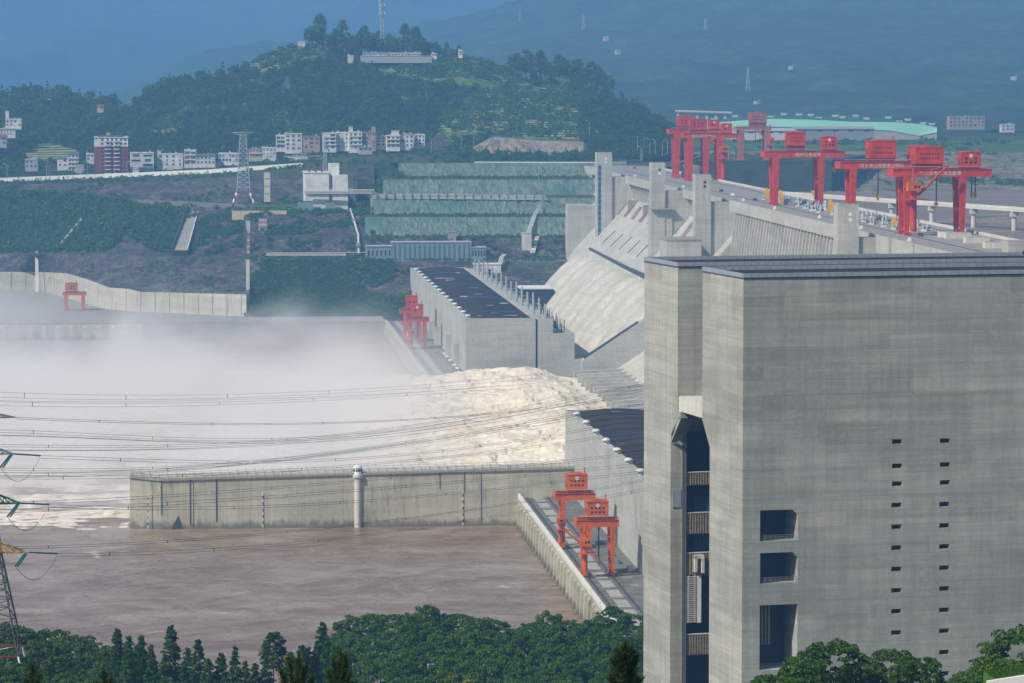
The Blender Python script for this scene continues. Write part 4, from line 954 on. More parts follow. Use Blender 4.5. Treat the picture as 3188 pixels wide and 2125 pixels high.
# tall trees standing out on the summit
def tree_proto(name, crown, trunk_h, r0, mat, label, cat, group, limbs=5, seed=0):
    t = thing(name, label, cat, (0, 0, 0), 0, group); g = random.Random(seed)
    m = MB().tube((0, 0, -1), (g.uniform(-.2, .2), g.uniform(-.2, .2), trunk_h), r0, r0 * .45, 7)
    for k in range(limbs):
        a = g.uniform(0, 6.28); zz = trunk_h * g.uniform(.45, .9); l = trunk_h * g.uniform(.3, .5)
        m.tube((0, 0, zz), (math.cos(a) * l, math.sin(a) * l, zz + l * .8), r0 * .35, r0 * .1, 5)
    m.build('trunk', 'trunk_bark', t); np_mesh('crown', crown, np.arange(len(crown)).reshape(-1, 4), mat, t)
    return t
def plant(protos, spots, labels=None, group=None):
    used = set()
    for i, (x, y, z, s, k) in enumerate(spots):
        p = protos[k]; o = p if k not in used else copy_tree(p); used.add(k)
        o.location = (x, y, z); o.rotation_euler = (0, 0, (i * 2.39) % 6.28); o.scale = (s, s, s * (1 + .12 * math.sin(i * 1.7)))
        if labels: o['label'] = labels[i] if isinstance(labels, (list, tuple)) else labels
        if group: o['group'] = group
g = random.Random(3); spots = []
for x in np.linspace(716, 1056, 38):
    yy = float(np.interp(x, (716, 760, 800, 860, 960, 1056), (110, 118, 126, 130, 130, 128))) + g.uniform(-2, 4); Yd = 3880 + g.uniform(0, 60)
    p = Q(x + g.uniform(-4, 4), yy + 4, Y=Yd); h = float(np.interp(x, (716, 735, 760, 800, 900, 960, 1000, 1056), (1.5, 1.8, 1.3, 1.45, 1.3, 1.5, .8, .6))) * g.uniform(.75, 1.1); spots.append((*p, h, g.randrange(3)))
for x in np.linspace(1176, 1400, 22):
    p = Q(x, float(np.interp(x, (1170, 1300, 1400), (178, 196, 222))), Y=3830 - (x - 1176) * .5); spots.append((*p, g.uniform(1.0, 1.6), g.randrange(3)))
SUMMIT = [tree_proto('summit_tree', crown_cloud(200 + k, (4.4, 3.2, 5.0)[k], (17, 20, 14)[k], 70, 9, 1.7, .7, ('round', 'round', 'round')[k]) + np.array((0, 0, 3)), 12, .4, 'leaf_far',
          'tall tree of the row along the hill ridge', 'tree', 'trees along the hill ridge', 4, k) for k in range(3)]
plant(SUMMIT, spots)

# shrub cover on the right bank slopes, by areas of the photograph
def cover(name, label, lo, hi, x0, x1, n, polys, mat, s0, s1, seed, keep=None):
    g = np.random.default_rng(seed); x = g.uniform(x0, x1, n); t = g.uniform(0, 1, n); a, b = curve(lo, x)[:, 0], curve(hi, x)[:, 0]; y = a + (b - a) * t
    k = np.zeros(n, bool)
    for p in polys: k |= in_poly(x, y, p)
    if keep is not None:
        V = surf_pts(lo, hi, x, t); k &= fbm(V * keep[0], 3, seed) > keep[1]
    x, t = x[k], t[k]; V = surf_pts(lo, hi, x, t)
    tag(scatter_mesh(name, BUSHP, V, g.uniform(s0, s1, len(V)), mat), label, 'shrubs')
ALL = [[(-99, -99), (9999, -99), (9999, 9999), (-99, 9999)]]
cover('slope_shrubs', 'green shrubs covering the slope left of the concrete ramp', L2, L3, -60, 440, 5200, [[(-70, 430), (200, 440), (330, 478), (315, 500), (255, 570), (235, 582), (-70, 585)], [(325, 480), (380, 475), (432, 490), (430, 512), (385, 582), (355, 575), (300, 545)]], 'leaf_bank', 1.2, 2.3, 11)
cover('bank_shrubs', 'dark green creepers on the planted bank above the quay', RR[0], RR[1], 574, 1000, 3600, ALL, 'leaf_bank', .7, 1.6, 12, (.04, -.25))
cover('bank_scrub', 'patchy scrub on the bare rock right of the ramp', L2, L3, 425, 572, 900, ALL, 'leaf_bank', .5, 1.5, 61, (.045, .03))
cover('cut_scrub', 'patchy scrub along the rock cutting under the white wall', L4, L5, -60, 572, 520, ALL, 'leaf_bank', .5, 1.2, 62, (.03, .08))
cover('berm_shrubs', 'thin line of shrubs on the berms of the netted slope', RR[3], RR[4], 840, 1440, 260, ALL, 'leaf_bank', .5, 1.0, 13)
for k, sd in ((5, 14), (9, 16)): cover('berm_hedge', ('hedge on the lower berm of the netted slope', 'hedge on the upper berm of the netted slope')[k > 5], RR[k], RR[k + 1], 870, 1400, 260, ALL, 'leaf_bank', .35, .75, sd)
cover('ledge_shrubs', 'low shrubs along the ledge beside the blue grey station', RR[1], RR[2], 572, 1300, 420, ALL, 'leaf_bank', .5, 1.1, 17)
cover('platform_shrubs', 'scattered shrubs on the rocky slope below the white switch house', RR[4], M5, 572, 860, 800, ALL, 'leaf_bank', .5, 1.5, 18, (.05, -.05))
cover('face_shrubs', 'shrubs growing on the dark rock face', RR[2], RR[3], 572, 1330, 360, ALL, 'leaf_bank', .6, 1.3, 19, (.05, .0))
cover('verge_shrubs', 'shrub strip below the long white wall', L5, V0, -60, 572, 420, ALL, 'leaf_bank', .5, .95, 20)
cover('cutting_shrubs', 'shrubs in the cutting behind the switch house', M6, V0, 572, 860, 500, ALL, 'leaf_bank', .8, 1.9, 21, (.05, -.1))
cover('roadside_shrubs', 'bushes and small trees below the village houses', V0, V1, -60, 1440, 1300, ALL, 'leaf_bank', .9, 2.0, 22, (.03, .02))
cover('shoulder_shrubs', 'bushes on the shoulder left of the netted slope', [(800, 484, 2970), (860, 505, 2950), (925, 412, 3080)], [(800, 400, 3110), (860, 380, 3180), (925, 374, 3185)], 820, 925, 380, ALL, 'leaf_bank', .8, 2.0, 23)
cover('rock_shrubs', 'small shrubs on the bare rock slope above the curved wall', L0, L1, -60, 572, 900, ALL, 'leaf_bank', .35, .9, 24, (.04, .12))
cover('shore_shrubs', 'green shrubs on the slope across the reservoir', U[1], U[4], 1560, 2500, 3600, ALL, 'leaf_bank', .6, 2.2, 25, (.02, .05))
cover('village_trees', 'trees between the village houses and the hill', V1, V2, -60, 1440, 700, ALL, 'leaf_far', 1.5, 3.2, 26, (.02, -.15))
pts = hill_points([(1040, 372, 3200), (1560, 366, 3190)], [(1040, 356, 3238), (1340, 362, 3236), (1470, 345, 3300), (1560, 340, 3330)], 1045, 1500, 260, 30)
tag(scatter_mesh('quarry_trees', FARP, pts, RNG.uniform(.4, .8, len(pts)), 'leaf_far'), 'row of trees in front of the quarry face', 'trees')

# the grove in the foreground and its neighbours
GROVE = [tree_proto('grove_tree', crown_cloud(300 + k, (5.2, 4.6, 5.6, 4.2)[k], (8.5, 9.5, 8, 9)[k], 95, 46, 1.05, .30) + np.array((0, 0, 5.5)), 9, .22, 'leaf_broad', 'broadleaf tree of the grove at the water edge', 'tree', 'broadleaf grove beside the river', 6, k) for k in range(4)]
g = random.Random(11); spots = []
def skyline(x): return float(np.interp(x, (750, 790, 830, 900, 1000, 1080, 1110, 1150, 1200, 1300, 1400, 1470, 1520), (1478, 1440, 1415, 1402, 1396, 1405, 1430, 1418, 1412, 1412, 1408, 1412, 1420)))
for row, (Yd, dy, step) in enumerate(((985, 0, 40), (960, 30, 38), (935, 66, 37), (905, 108, 36), (880, 150, 36))):
    for x in np.arange(775 + (row % 2) * 18 - row * 9, 1515, step):
        xx = x + g.uniform(-9, 9); top = Q(xx, skyline(xx) + dy + g.uniform(-4, 10), Y=Yd)
        s = g.uniform(.85, 1.12); spots.append((top[0], top[1] + g.uniform(-8, 8), top[2] - 14.5 * s, s, g.randrange(4)))
plant(GROVE, spots)
SHRUB = [tree_proto('bank_tree', crown_cloud(320 + k, (4.8, 5.6, 4.2)[k], (6.5, 7, 7.5)[k], 85, 40, 1.0, .30) + np.array((0, 0, 3.2)), 6, .2, 'leaf_shrub', 'low bushy tree on the bank at the lower left', 'tree', 'bushy trees at the lower left', 5, k) for k in range(3)]
spots = []
def skyline2(x): return float(np.interp(x, (-40, 0, 30, 60, 120, 170, 200, 260, 330, 420, 520), (1440, 1432, 1428, 1440, 1450, 1462, 1456, 1476, 1488, 1496, 1500)))
for row, (Yd, dy, step) in enumerate(((850, 0, 46), (826, 34, 44), (800, 70, 44), (776, 108, 44), (752, 146, 44))):
    for x in np.arange(-60 + (row % 2) * 20, (330, 430, 620, 780, 800)[row], step):
        xx = x + g.uniform(-9, 9); top = Q(xx, skyline2(xx) + dy + g.uniform(-4, 10), Y=Yd); s = g.uniform(.85, 1.15)
        spots.append((top[0], top[1] + g.uniform(-7, 7), top[2] - 10.2 * s, s, g.randrange(3)))
plant(SHRUB, spots)
CONE = [tree_proto('cypress_tree', crown_cloud(340 + k, (2.3, 2.9, 3.2)[k], (11, 12, 10)[k], 190, 26, .62, .22, 'cone') + np.array((0, 0, 1.0)), 10, .16, 'leaf_conifer', 'pointed dark conifer at the lower left', 'tree', 'pointed conifers at the lower left', 0, k) for k in range(3)]
spots = []
for x, y in ((392, 1465), (348, 1492), (455, 1483), (478, 1500), (508, 1522), (540, 1490), (563, 1510), (585, 1520), (300, 1470), (268, 1478), (690, 1462), (706, 1475), (742, 1478), (668, 1495), (758, 1488), (430, 1505), (612, 1530), (720, 1490), (768, 1470), (326, 1484)):
    top = Q(x, y, Y=792); s = g.uniform(1.2, 1.55); spots.append((top[0], top[1] + g.uniform(-12, 6), top[2] - 11.6 * s, s, g.randrange(3)))
plant(CONE, spots)
t = tree_proto('poplar_tree', crown_cloud(350, 2.5, 10.5, 110, 40, .8, .26) + np.array((0, 0, 3)), 9, .2, 'leaf_conifer', 'narrow upright tree standing alone before the brown water', 'tree', None, 4, 9)
p = Q(628, 1448, Y=800); t.location = (p[0], p[1], p[2] - 13.6)
# the trees before the ship lift
NEARP = [tree_proto('camphor_tree', crown_cloud(360 + k, (4.4, 4.0, 4.8)[k], (7.2, 6.4, 6.6)[k], 150, 52, .75, .20) + np.array((0, 0, 3.5)), 6, .22, 'leaf_camphor', 'round glossy tree before the ship lift', 'tree', None, 6, k) for k in range(3)]
spots, labs = [], []
for x, y, Yd, s, k, lab in ((1912, 1466, 470, .62, 0, 'round tree with bright yellow green top before the ship lift windows'), (1848, 1520, 455, .5, 1, 'low dark tree left of the round yellow topped tree'),
        (1780, 1545, 450, .45, 2, 'lowest bush like tree at the foot of the ship lift openings'), (1985, 1512, 475, .5, 1, 'tree right of the yellow topped tree, hiding a slit window'), (2050, 1496, 480, .48, 0, 'upright tree below the left column of slit windows'),
        (2110, 1520, 470, .45, 2, 'tree just left of the right column of slit windows'), (2225, 1528, 460, .45, 1, 'small tree right of the lowest slit window'), (2290, 1492, 470, .6, 2, 'dark tree rising toward the right edge'), (2345, 1458, 480, .72, 0, 'tallest dark tree cut off by the right edge')):
    top = Q(x, y, Y=Yd); s *= 1.75; spots.append((top[0], top[1], top[2] - (10.9, 10.1, 10.3)[k] * s, s, k)); labs.append(lab)
plant(NEARP, spots, labs)
# pine tops close to the camera
def pine(label, px, py, Yd, s, shoots, seed):
    t = thing('pine_tree', label, 'tree', Q(px, py, Y=Yd)); g = np.random.default_rng(seed); o = Vector(t.location); m = MB(); C, U_ = [], []
    m.tube(o - Vector((0, 0, 9 * s)), o - Vector((0, 0, .4 * s)), .12 * s, .05 * s, 7)
    for (dx, dz, L) in shoots:
        base = o + Vector((dx * .35, g.uniform(-.3, .3), dz - L)) * 1.0; tip = o + Vector((dx, g.uniform(-.2, .2), dz))
        m.tube(o - Vector((0, 0, 2.2 * s)), base, .05 * s, .03 * s, 5); m.tube(base, tip, .03 * s, .012 * s, 5)
        nn = 420; f = g.uniform(0, 1, nn) ** .8; cc = np.array(base)[None] + (np.array(tip) - np.array(base))[None] * f[:, None]
        d = g.normal(size=(nn, 3)); d[:, 2] = np.abs(d[:, 2]) * 1.1 + .5; d /= np.linalg.norm(d, axis=1, keepdims=True)
        ln = .26 * s * g.uniform(.7, 1.2, nn)[:, None]; e = cc + d * ln; sd = np.cross(d, g.normal(size=(nn, 3))); sd /= np.linalg.norm(sd, axis=1, keepdims=True); sd *= .010 * s
        C.append(np.stack([cc - sd, cc + sd, e + sd * .5, e - sd * .5], 1).reshape(-1, 3))
    m.build('trunk', 'trunk_bark', t); V = np.concatenate(C) - np.array(o); np_mesh('needles', V, np.arange(len(V)).reshape(-1, 4), 'leaf_pine', t)
pine('pine top with upright candles at the lower middle', 680, 1545, 130, 1.0, [(-.25, .45, 1.2), (.1, .5, 1.3), (.35, .1, 1.1), (-.55, 0, 1), (.6, -.2, 1), (0, -.4, 1.2), (-.3, -.6, 1), (.4, -.7, 1)], 1)
pine('pine top with thin candles right of the first pine', 785, 1540, 135, 1.0, [(-.3, .35, 1.4), (-.05, .7, 1.6), (.15, .5, 1.5), (.3, -.1, 1.2), (-.5, -.1, 1.0), (.5, -.5, 1), (.1, -.6, 1.2)], 2)
pine('dense dark pine top before the ship lift edge', 1432, 1500, 120, 1.1, [(-.2, .1, 1.2), (.05, .28, 1.4), (.28, .12, 1.2), (-.35, -.2, 1.1), (.45, -.15, 1.1), (.1, -.3, 1.2), (-.1, -.5, 1.2), (.35, -.6, 1.1), (-.4, -.8, 1), (.5, -.9, 1), (.1, -1, 1.1)], 3)
pine('thin pine candle poking up at the lower left', 75, 1555, 120, .8, [(0, .35, 1.2), (.2, .05, 1), (-.2, -.1, .9), (.1, -.5, 1)], 4)
pine('small pine candle between the first candle and the middle pines', 240, 1560, 120, .8, [(0, .2, 1.0), (.18, -.05, .9), (-.2, -.2, .9)], 5)
t = tree_proto('yellow_shrub', crown_cloud(370, .9, 1.6, 26, 26, .22, .06) + np.array((0, 0, .2)), .9, .04, 'leaf_yellow', 'pale yellow leaved shrub at the bottom edge', 'shrub', None, 4, 5)
p = Q(1052, 1540, Y=200); t.location = (p[0], p[1], p[2] - 1.9)
ph = Q(2268, 1562, Y=330)
gr = thing('lawn_terrace', 'bright grass terrace with white edge at the lower right corner', 'terrace', ph)
MB().prism([(ph[0], ph[2] - .1), (ph[0] + 6, ph[2] + .75), (ph[0] + 6, ph[2] - 8), (ph[0], ph[2] - 8)], 1, ph[1], ph[1] + .4).build('white_edge', 'white_paint', gr)
MB().prism([(ph[0] + .6, ph[2] + .1), (ph[0] + 6, ph[2] + .95), (ph[0] + 6, ph[2] - 6), (ph[0] + .6, ph[2] - 6)], 1, ph[1] + .4, ph[1] + 4.5).build('grass_bank', 'lawn', gr)
gq = np.random.default_rng(77); C = np.stack([ph[0] + gq.uniform(.6, 6, 5000), ph[1] + gq.uniform(.4, 4.5, 5000), np.zeros(5000)], -1); C[:, 2] = np.interp(C[:, 0] - ph[0], (.6, 6), (.1, .95)) + ph[2] + .06
V = leaf_quads(C, .10, np.array((0, 0, 0.)), gq) - np.array(ph); np_mesh('grass_blades', V, np.arange(len(V)).reshape(-1, 4), 'leaf_camphor', gr)['kind'] = 'stuff'
#==DETAILS==
# ---------------------------------------------------------------- right bank: wall, station, village
patch('retaining_wall', LB, L0, -60, 566, 'guide_concrete', 120, 6, 0)
for i, x in enumerate(np.arange(-40, 560, 33)):
    a, b = surf_pts(LB, L0, np.array([x, x]), np.array([.02, .98])); MB().beam(tuple(a - np.array((0, .3, 0))), tuple(b - np.array((0, .3, 0))), .35).build('wall_joint', 'old_concrete', bpy.data.objects['retaining_wall'])
for i in range(30):
    x = -330 + i * 9.8; MB().prism([(2690.2, 58), (2690.2, 80.4), (2688.6, 79), (2686, 58)], 0, x - 1.5, x + 1.5).build('buttress', 'guide_concrete', bpy.data.objects['quay_toe'])
def on_quay(px, py): return P(px, py, Z=82)
a, b = on_quay(134, 905), on_quay(195, 915); wy = a[1] - 8
s = thing('station_entrance', 'pink white station entrance block at the curved wall', 'building', (a[0] + 6, wy, 82))
wx0, wx1 = P(134, 900, Y=wy)[0], P(186, 900, Y=wy)[0]; zt = P(134, 857, Y=wy)[2]
MB().box(wx0, wx1, wy, wy + 12, 82, zt).build('wall', 'off_white', s)
MB().box(wx0 - .4, wx1 + .4, wy - .4, wy + 12, zt, zt + .6).build('roof_slab', 'off_white', s)
MB().box(wx0 + 3.5, wx1 - 4, wy - .15, wy, 82.4, zt - 7).build('door', 'pale_blue', s)
for i in range(4): MB().box(wx0 + 3.6 + i * 1.5, wx0 + 3.9 + i * 1.5, wy - .25, wy - .15, 82.4, zt - 7).build('door_mullion', 'white_paint', s)
text_part('lettering', '三峡地下电站', 1.9, ((wx0 + wx1) / 2, wy - .1, zt - 2.5), (1, 0, 0), 'steel_dark', s, .02)
MB().box(wx0 + 2, wx1 - 2, wy - .1, wy, zt - 5.2, zt - 4.8).build('name_line', 'steel_grey', s)
# concrete steps and pillars on the slope
def pillar(name, label, px0, px1, py0, py1, Yd, mat, depth=3, cap=None, cat='pillar', bands=0):
    x0, _, z1 = P(px0, py0, Y=Yd); x1 = P(px1, py0, Y=Yd)[0]; z0 = P(px0, py1, Y=Yd)[2]
    t = thing(name, label, cat, ((x0 + x1) / 2, Yd, z0)); MB().box(x0, x1, Yd, Yd + depth, z0 - 2, z1).build('shaft', mat, t)
    MB().box(x0 - .25, x1 + .25, Yd - .25, Yd + depth + .25, z1, z1 + .5).build('cap', cap or mat, t)
    for k in range(bands): zz = z0 + (z1 - z0) * (k + .5) / bands; MB().box(x0 + .2, x1 - .2, Yd - .12, Yd, zz - .5, zz + .4).build('panel', 'rust_panel' if k % 2 else 'off_white', t)
    return t
pillar('sign_pillar', 'tall white and rust banner pillar right of the lattice tower', 822, 841, 538, 620, 3010, 'pale_concrete', 3, None, 'pillar', 7)
pillar('drop_shaft', 'pale rust stained shaft below the sand coloured wall', 805, 832, 680, 717, 2925, 'rust_panel', 3, 'blue_sheet', 'shaft', 5)
pillar('stair_shaft', 'narrow pale stepped shaft climbing beside the quay bank', 766, 777, 810, 990, 2775, 'pale_concrete', 3, None, 'shaft', 0)
pillar('spillway_mast', 'slim white concrete mast rising from the misty wall', 109, 119, 785, 900, 3090, 'white_paint', 2, None, 'mast', 0)
pillar('rust_column', 'rust and white column on the rock beside the blue tarpaulin', 768, 778, 733, 790, 2870, 'rust_panel', 2, None, 'column', 6)
pillar('stone_block', 'square stone block above the blue grey station', 1395, 1420, 722, 755, 2880, 'old_concrete', 5, None, 'block', 0)
pillar('valve_house', 'white ribbed shaft where the pale pipes go down', 1626, 1655, 725, 778, 2872, 'pale_concrete', 5, None, 'shaft', 0)
pillar('bank_bunker', 'grey concrete bunker on the bank beside the dam', 1695, 1775, 815, 900, 2835, 'house_concrete', 10, None, 'bunker', 0)
t = thing('tarpaulin', 'light blue tarpaulin strip hanging on the dark rock', 'tarpaulin', P(770, 700, Y=2900))
a0, b0 = P(764, 686, Y=2898), P(779, 728, Y=2898)
MB().prism([(a0[0], a0[2]), (b0[0], a0[2]), (b0[0], b0[2] + 2), (b0[0] - 1.2, b0[2]), (a0[0] + 1, b0[2] + 3)], 1, 2897.6, 2898).build('sheet', 'pale_blue', t)
MB().box(a0[0] - .1, b0[0] + .1, 2897.5, 2898.1, a0[2], a0[2] + .2).build('pole', 'steel_grey', t)
# rusty ramp
p0, p1, p2, p3 = Q(1228, 582, Y=2868), Q(1217, 582, Y=2868), Q(1230, 545, Y=2886), Q(1238, 545, Y=2886)
t = thing('rusty_chute', 'rust streaked white chute leaning on the dark rock by the dam', 'chute', p1)
m = MB(); m.v = [tuple(np.array(q) + np.array((0, -1, .8))) for q in (p1, p0, p3, p2)] + [tuple(np.array(q) + np.array((0, .5, -1))) for q in (p1, p0, p3, p2)]
m.f = [(0, 1, 2, 3), (7, 6, 5, 4), (0, 4, 5, 1), (1, 5, 6, 2), (2, 6, 7, 3), (3, 7, 4, 0)]; m.build('channel', 'pale_concrete', t)
for k in range(5):
    c = np.array(p1) + (np.array(p2) - np.array(p1)) * (k + .5) / 5 + np.array((1.5, -1.3, .9)); MB().box(c[0] - 1.1, c[0] + 1.1, c[1] - .3, c[1] + .1, c[2] - .4, c[2] + .4).build('rib', 'rust_panel', t)
# the concrete ramp between the shrub slopes
t = thing('access_ramp', 'grey concrete ramp running down between the shrub covered slopes', 'ramp', Q(410, 585, Y=2912)); m = MB()
lo_, hi_ = Q(395, 584, Y=2908), Q(430, 584, Y=2908); l2, h2 = Q(432, 484, Y=3066), Q(458, 486, Y=3066)
m.v = [tuple(np.array(q) + np.array((0, -5, 3.6))) for q in (lo_, hi_, h2, l2)] + [tuple(np.array(q) + np.array((0, 3, -3))) for q in (lo_, hi_, h2, l2)]
m.f = [(0, 1, 2, 3), (7, 6, 5, 4), (0, 4, 5, 1), (1, 5, 6, 2), (2, 6, 7, 3), (3, 7, 4, 0)]; m.build('roadway', 'old_concrete', t)
MB().beam(tuple(np.array(lo_) + np.array((0, -5, 4.6))), tuple(np.array(l2) + np.array((0, -5, 4.6))), 1.0, 2.2).build('side_wall', 'steel_dark', t)
MB().beam(tuple(np.array(hi_) + np.array((0, -5, 4.0))), tuple(np.array(h2) + np.array((0, -5, 4.0))), .8, 1.0).build('kerb', 'off_white', t)
# drain steps on the shrub slope
t = thing('drain_steps', 'broken line of pale drain steps through the shrubs', 'steps', Q(140, 572, Y=2990))
for k in range(16):
    f = k / 15; q = surf_pts(L2, L3, np.array([138 + 52 * f]), np.array([.06 + .5 * f]))[0]; MB().box(q[0] - 1.2, q[0] + .6, q[1] - 3.5, q[1] - 2.5, q[2] + 1.2, q[2] + 3.2 + (k % 3) * .5).build('step', 'off_white', t)

# long white wall in front of the village
ww = thing('village_wall', 'long white boundary wall with red lettering running below the village', 'wall', Q(240, 407, Y=3255))
xs = np.arange(-40, 704, 8.0)
for i in range(len(xs) - 1):
    a = surf_pts(L5, V0, np.array([xs[i]]), np.array([.92]))[0] if xs[i] < 560 else surf_pts(M7, V0, np.array([xs[i]]), np.array([.92]))[0]
    b = surf_pts(L5, V0, np.array([xs[i + 1]]), np.array([.92]))[0] if xs[i + 1] < 560 else surf_pts(M7, V0, np.array([xs[i + 1]]), np.array([.92]))[0]
    m = MB(); m.v = [(a[0], a[1], a[2] - 1), (b[0] - .15, b[1], b[2] - 1), (b[0] - .15, b[1], b[2] + 3.5), (a[0], a[1], a[2] + 3.5)]; m.v += [(x, y + .5, z) for x, y, z in m.v]
    m.f = [(0, 1, 2, 3), (7, 6, 5, 4), (3, 2, 6, 7), (0, 3, 7, 4), (1, 5, 6, 2)]; m.build('wall_panel', 'white_paint', ww)
    MB().box(a[0] - .35, a[0] + .35, a[1] - .25, a[1] + .6, a[2] - 1, a[2] + 3.9).build('wall_pier', 'white_paint', ww)
for i, ch in enumerate('保护长江共建美好'):
    if i in (4,): continue
    q = surf_pts(L5, V0, np.array([84 + i * 10.4]), np.array([.92]))[0]; text_part('lettering', ch, 2.3, (q[0], q[1] - .12, q[2] + 1.6), (1, 0, 0), 'car_red', ww, .05)

def house(label, x0, x1, y0, y1, Yd, floors, cols, wall='render_white', roof='render_white', depth=11, tower=None, balc=(), side=None, gable=False, win=.55, name='village_house', sink=3):
    X0, _, Z1 = P(x0, y0, Y=Yd); X1 = P(x1, y0, Y=Yd)[0]; Z0 = P(x0, y1, Y=Yd)[2]; Wd, Hh = X1 - X0, Z1 - Z0
    t = thing(name, label, 'house' if floors < 6 else 'apartment block', ((X0 + X1) / 2, Yd, Z0))
    wl = MB().box(X0, X1, Yd, Yd + depth, Z0 - sink, Z1).build('wall', wall, t)
    if side: MB().box(X0 - .03, X0, Yd + .3, Yd + depth - .2, Z0 - sink, Z1 - .3).build('side_wall', side, t); MB().box(X1, X1 + .03, Yd + .3, Yd + depth - .2, Z0 - sink, Z1 - .3).build('side_wall', side, t)
    if gable: MB().prism([(Yd - .6, Z1), (Yd + depth + .6, Z1), (Yd + depth / 2, Z1 + 2.2)], 0, X0 - .4, X1 + .4).build('roof', roof, t)
    else:
        MB().box(X0 - .35, X1 + .35, Yd - .35, Yd + depth + .35, Z1, Z1 + .4).build('roof', roof, t)
        MB().box(X0, X1, Yd, Yd + .2, Z1 + .4, Z1 + 1.1).build('roof_parapet', wall, t)
    fh = Hh / floors; hg = random.Random(label)
    if not gable and floors < 6 and cols:
        for q in range(hg.randrange(1, 3)): tx = X0 + Wd * hg.uniform(.15, .85); MB().lathe((tx, Yd + 5, Z1 + .4), [(.9, 0), (.9, 1.7), (.2, 2.1)], 8).build('water_tank', hg.choice(('galvanised', 'blue_sheet', 'render_grey')), t)
    for f in range(floors):
        for c in range(cols):
            if hg.random() < .12:
                ax = X0 + Wd * (c + .5) / cols; MB().box(ax - .45, ax + .45, Yd - .5, Yd, Z0 + fh * (f + .3), Z0 + fh * (f + .3) + .7).build('air_conditioner', 'off_white', wl); continue
            if tower and X0 + Wd * (c + .5) / cols < X0 + tower[1] * Wd and tower[0] == 'l': pass
            wx = X0 + Wd * (c + .5) / cols; hw = win * Wd / cols / 2 * hg.choice((.7, .85, 1, 1, 1.1)); zz = Z0 + fh * (f + .32)
            MB().box(wx - hw, wx + hw, Yd - .12, Yd, zz, zz + fh * hg.uniform(.36, .5)).build('window', hg.choice(('glass_dark', 'glass_dark', 'steel_dark', 'blue_glass')), wl)
            MB().box(wx - hw - .15, wx + hw + .15, Yd - .25, Yd, zz - .22, zz - .02).build('sill', 'off_white', wl)
        if f in balc: MB().box(X0 + .3, X1 - .3, Yd - 1.0, Yd - .26, Z0 + fh * f, Z0 + fh * f + .9).build('balcony', 'off_white', t)
    if tower:
        tx0, tx1 = (X0, X0 + tower[1] * Wd) if tower[0] == 'l' else ((X1 - tower[1] * Wd, X1) if tower[0] == 'r' else (X0 + .38 * Wd, X0 + (.38 + tower[1]) * Wd))
        MB().box(tx0, tx1, Yd + .5, Yd + 5, Z1 + .4, Z1 + tower[2]).build('stair_tower', wall, t)
        MB().box(tx0 - .3, tx1 + .3, Yd + .2, Yd + 5.3, Z1 + tower[2], Z1 + tower[2] + .4).build('tower_roof', roof, t)
    return t
def z1(x, y): return x / 2.941, 300 + y / 2.941
def h1(label, a, b, c, d, Yd, *r, **k): return house(label, a / 2.941, b / 2.941, 300 + c / 2.941, 300 + d / 2.941, Yd, *r, **k)
def h2(label, a, b, c, d, Yd, *r, **k): return house(label, 700 + a / 2.941, 700 + b / 2.941, 300 + c / 2.941, 300 + d / 2.941, Yd, *r, **k)
# the brick apartment block
X0, _, Zt = P(293, 428, Y=3290); X1 = P(398, 428, Y=3290)[0]; Zb = P(293, 541, Y=3290)[2]; W_ = X1 - X0; fh = (Zt - Zb) / 9
t = thing('apartment_block', 'tall brick red apartment block with white upper floors and balconies', 'apartment block', ((X0 + X1) / 2, 3290, Zb))
wl = MB().box(X0, X1, 3290, 3304, Zb - 4, Zb + fh * 6.8).build('brick_wall', 'brick_red', t)
wu = MB().box(X0, X1, 3290, 3304, Zb + fh * 6.8, Zt).build('upper_wall', 'render_white', t)
MB().box(X0 - .6, X1 + .6, 3289.4, 3304.6, Zt, Zt + .5).build('cornice', 'render_white', t)
for s_ in (0, 1):
    for q in (0, 1): cx = X0 + (.06 + .88 * s_) * W_; MB().box(cx - 1.4, cx + 1.4, 3290, 3292.5, Zt + .5, Zt + 1.4 + q * .0).build('gable_block', 'render_white', t); break
MB().prism([(X0 + 4, Zt + .5), (X1 - 4, Zt + .5), (X1 - 5.5, Zt + 1.9), (X0 + 5.5, Zt + 1.9)], 1, 3292, 3302).build('roof', 'tile_grey', t)
MB().box(X0 + W_ * .36, X0 + W_ * .48, 3293, 3297, Zt + .5, Zt + 4.4).build('stair_tower', 'old_concrete', t)
for f in range(9):
    zz = Zb + fh * (f + .25)
    for c, u in enumerate((.24, .40, .66, .80, .92)):
        par = wl if f < 7 else wu
        MB().box(X0 + W_ * u - .9, X0 + W_ * u + .9, 3289.85, 3290, zz, zz + fh * .5).build('window', 'glass_dark', par)
    for u in (.40, .66): MB().box(X0 + W_ * u - 2.6, X0 + W_ * u + 2.6, 3288.6, 3289.7, Zb + fh * f, Zb + fh * f + .95).build('balcony', 'off_white', t)
    MB().box(X0 + W_ * .505, X0 + W_ * .555, 3289.8, 3290, zz - .3, zz + fh * .6).build('stair_window', 'black_void', wl if f < 7 else wu)
h1('white three storey house with ribbon windows beside the brick block', 1190, 1408, 518, 650, 3320, 3, 2, win=.75)
h1('white three storey house with a stair tower at its left end', 1440, 1675, 530, 640, 3325, 3, 4, tower=('l', .15, 3.2), win=.35)
h1('white house with stacked glazed balconies, left of a dark roofed wing', 1687, 1795, 495, 625, 3325, 3, 2, win=.8, balc=(1, 2))
h1('low white wing under a dark tiled roof', 1797, 1970, 545, 620, 3322, 2, 5, roof='tile_grey', gable=True, win=.45)
h1('long low white house left of the lattice tower', 2000, 2180, 524, 600, 3330, 2, 6, win=.6)
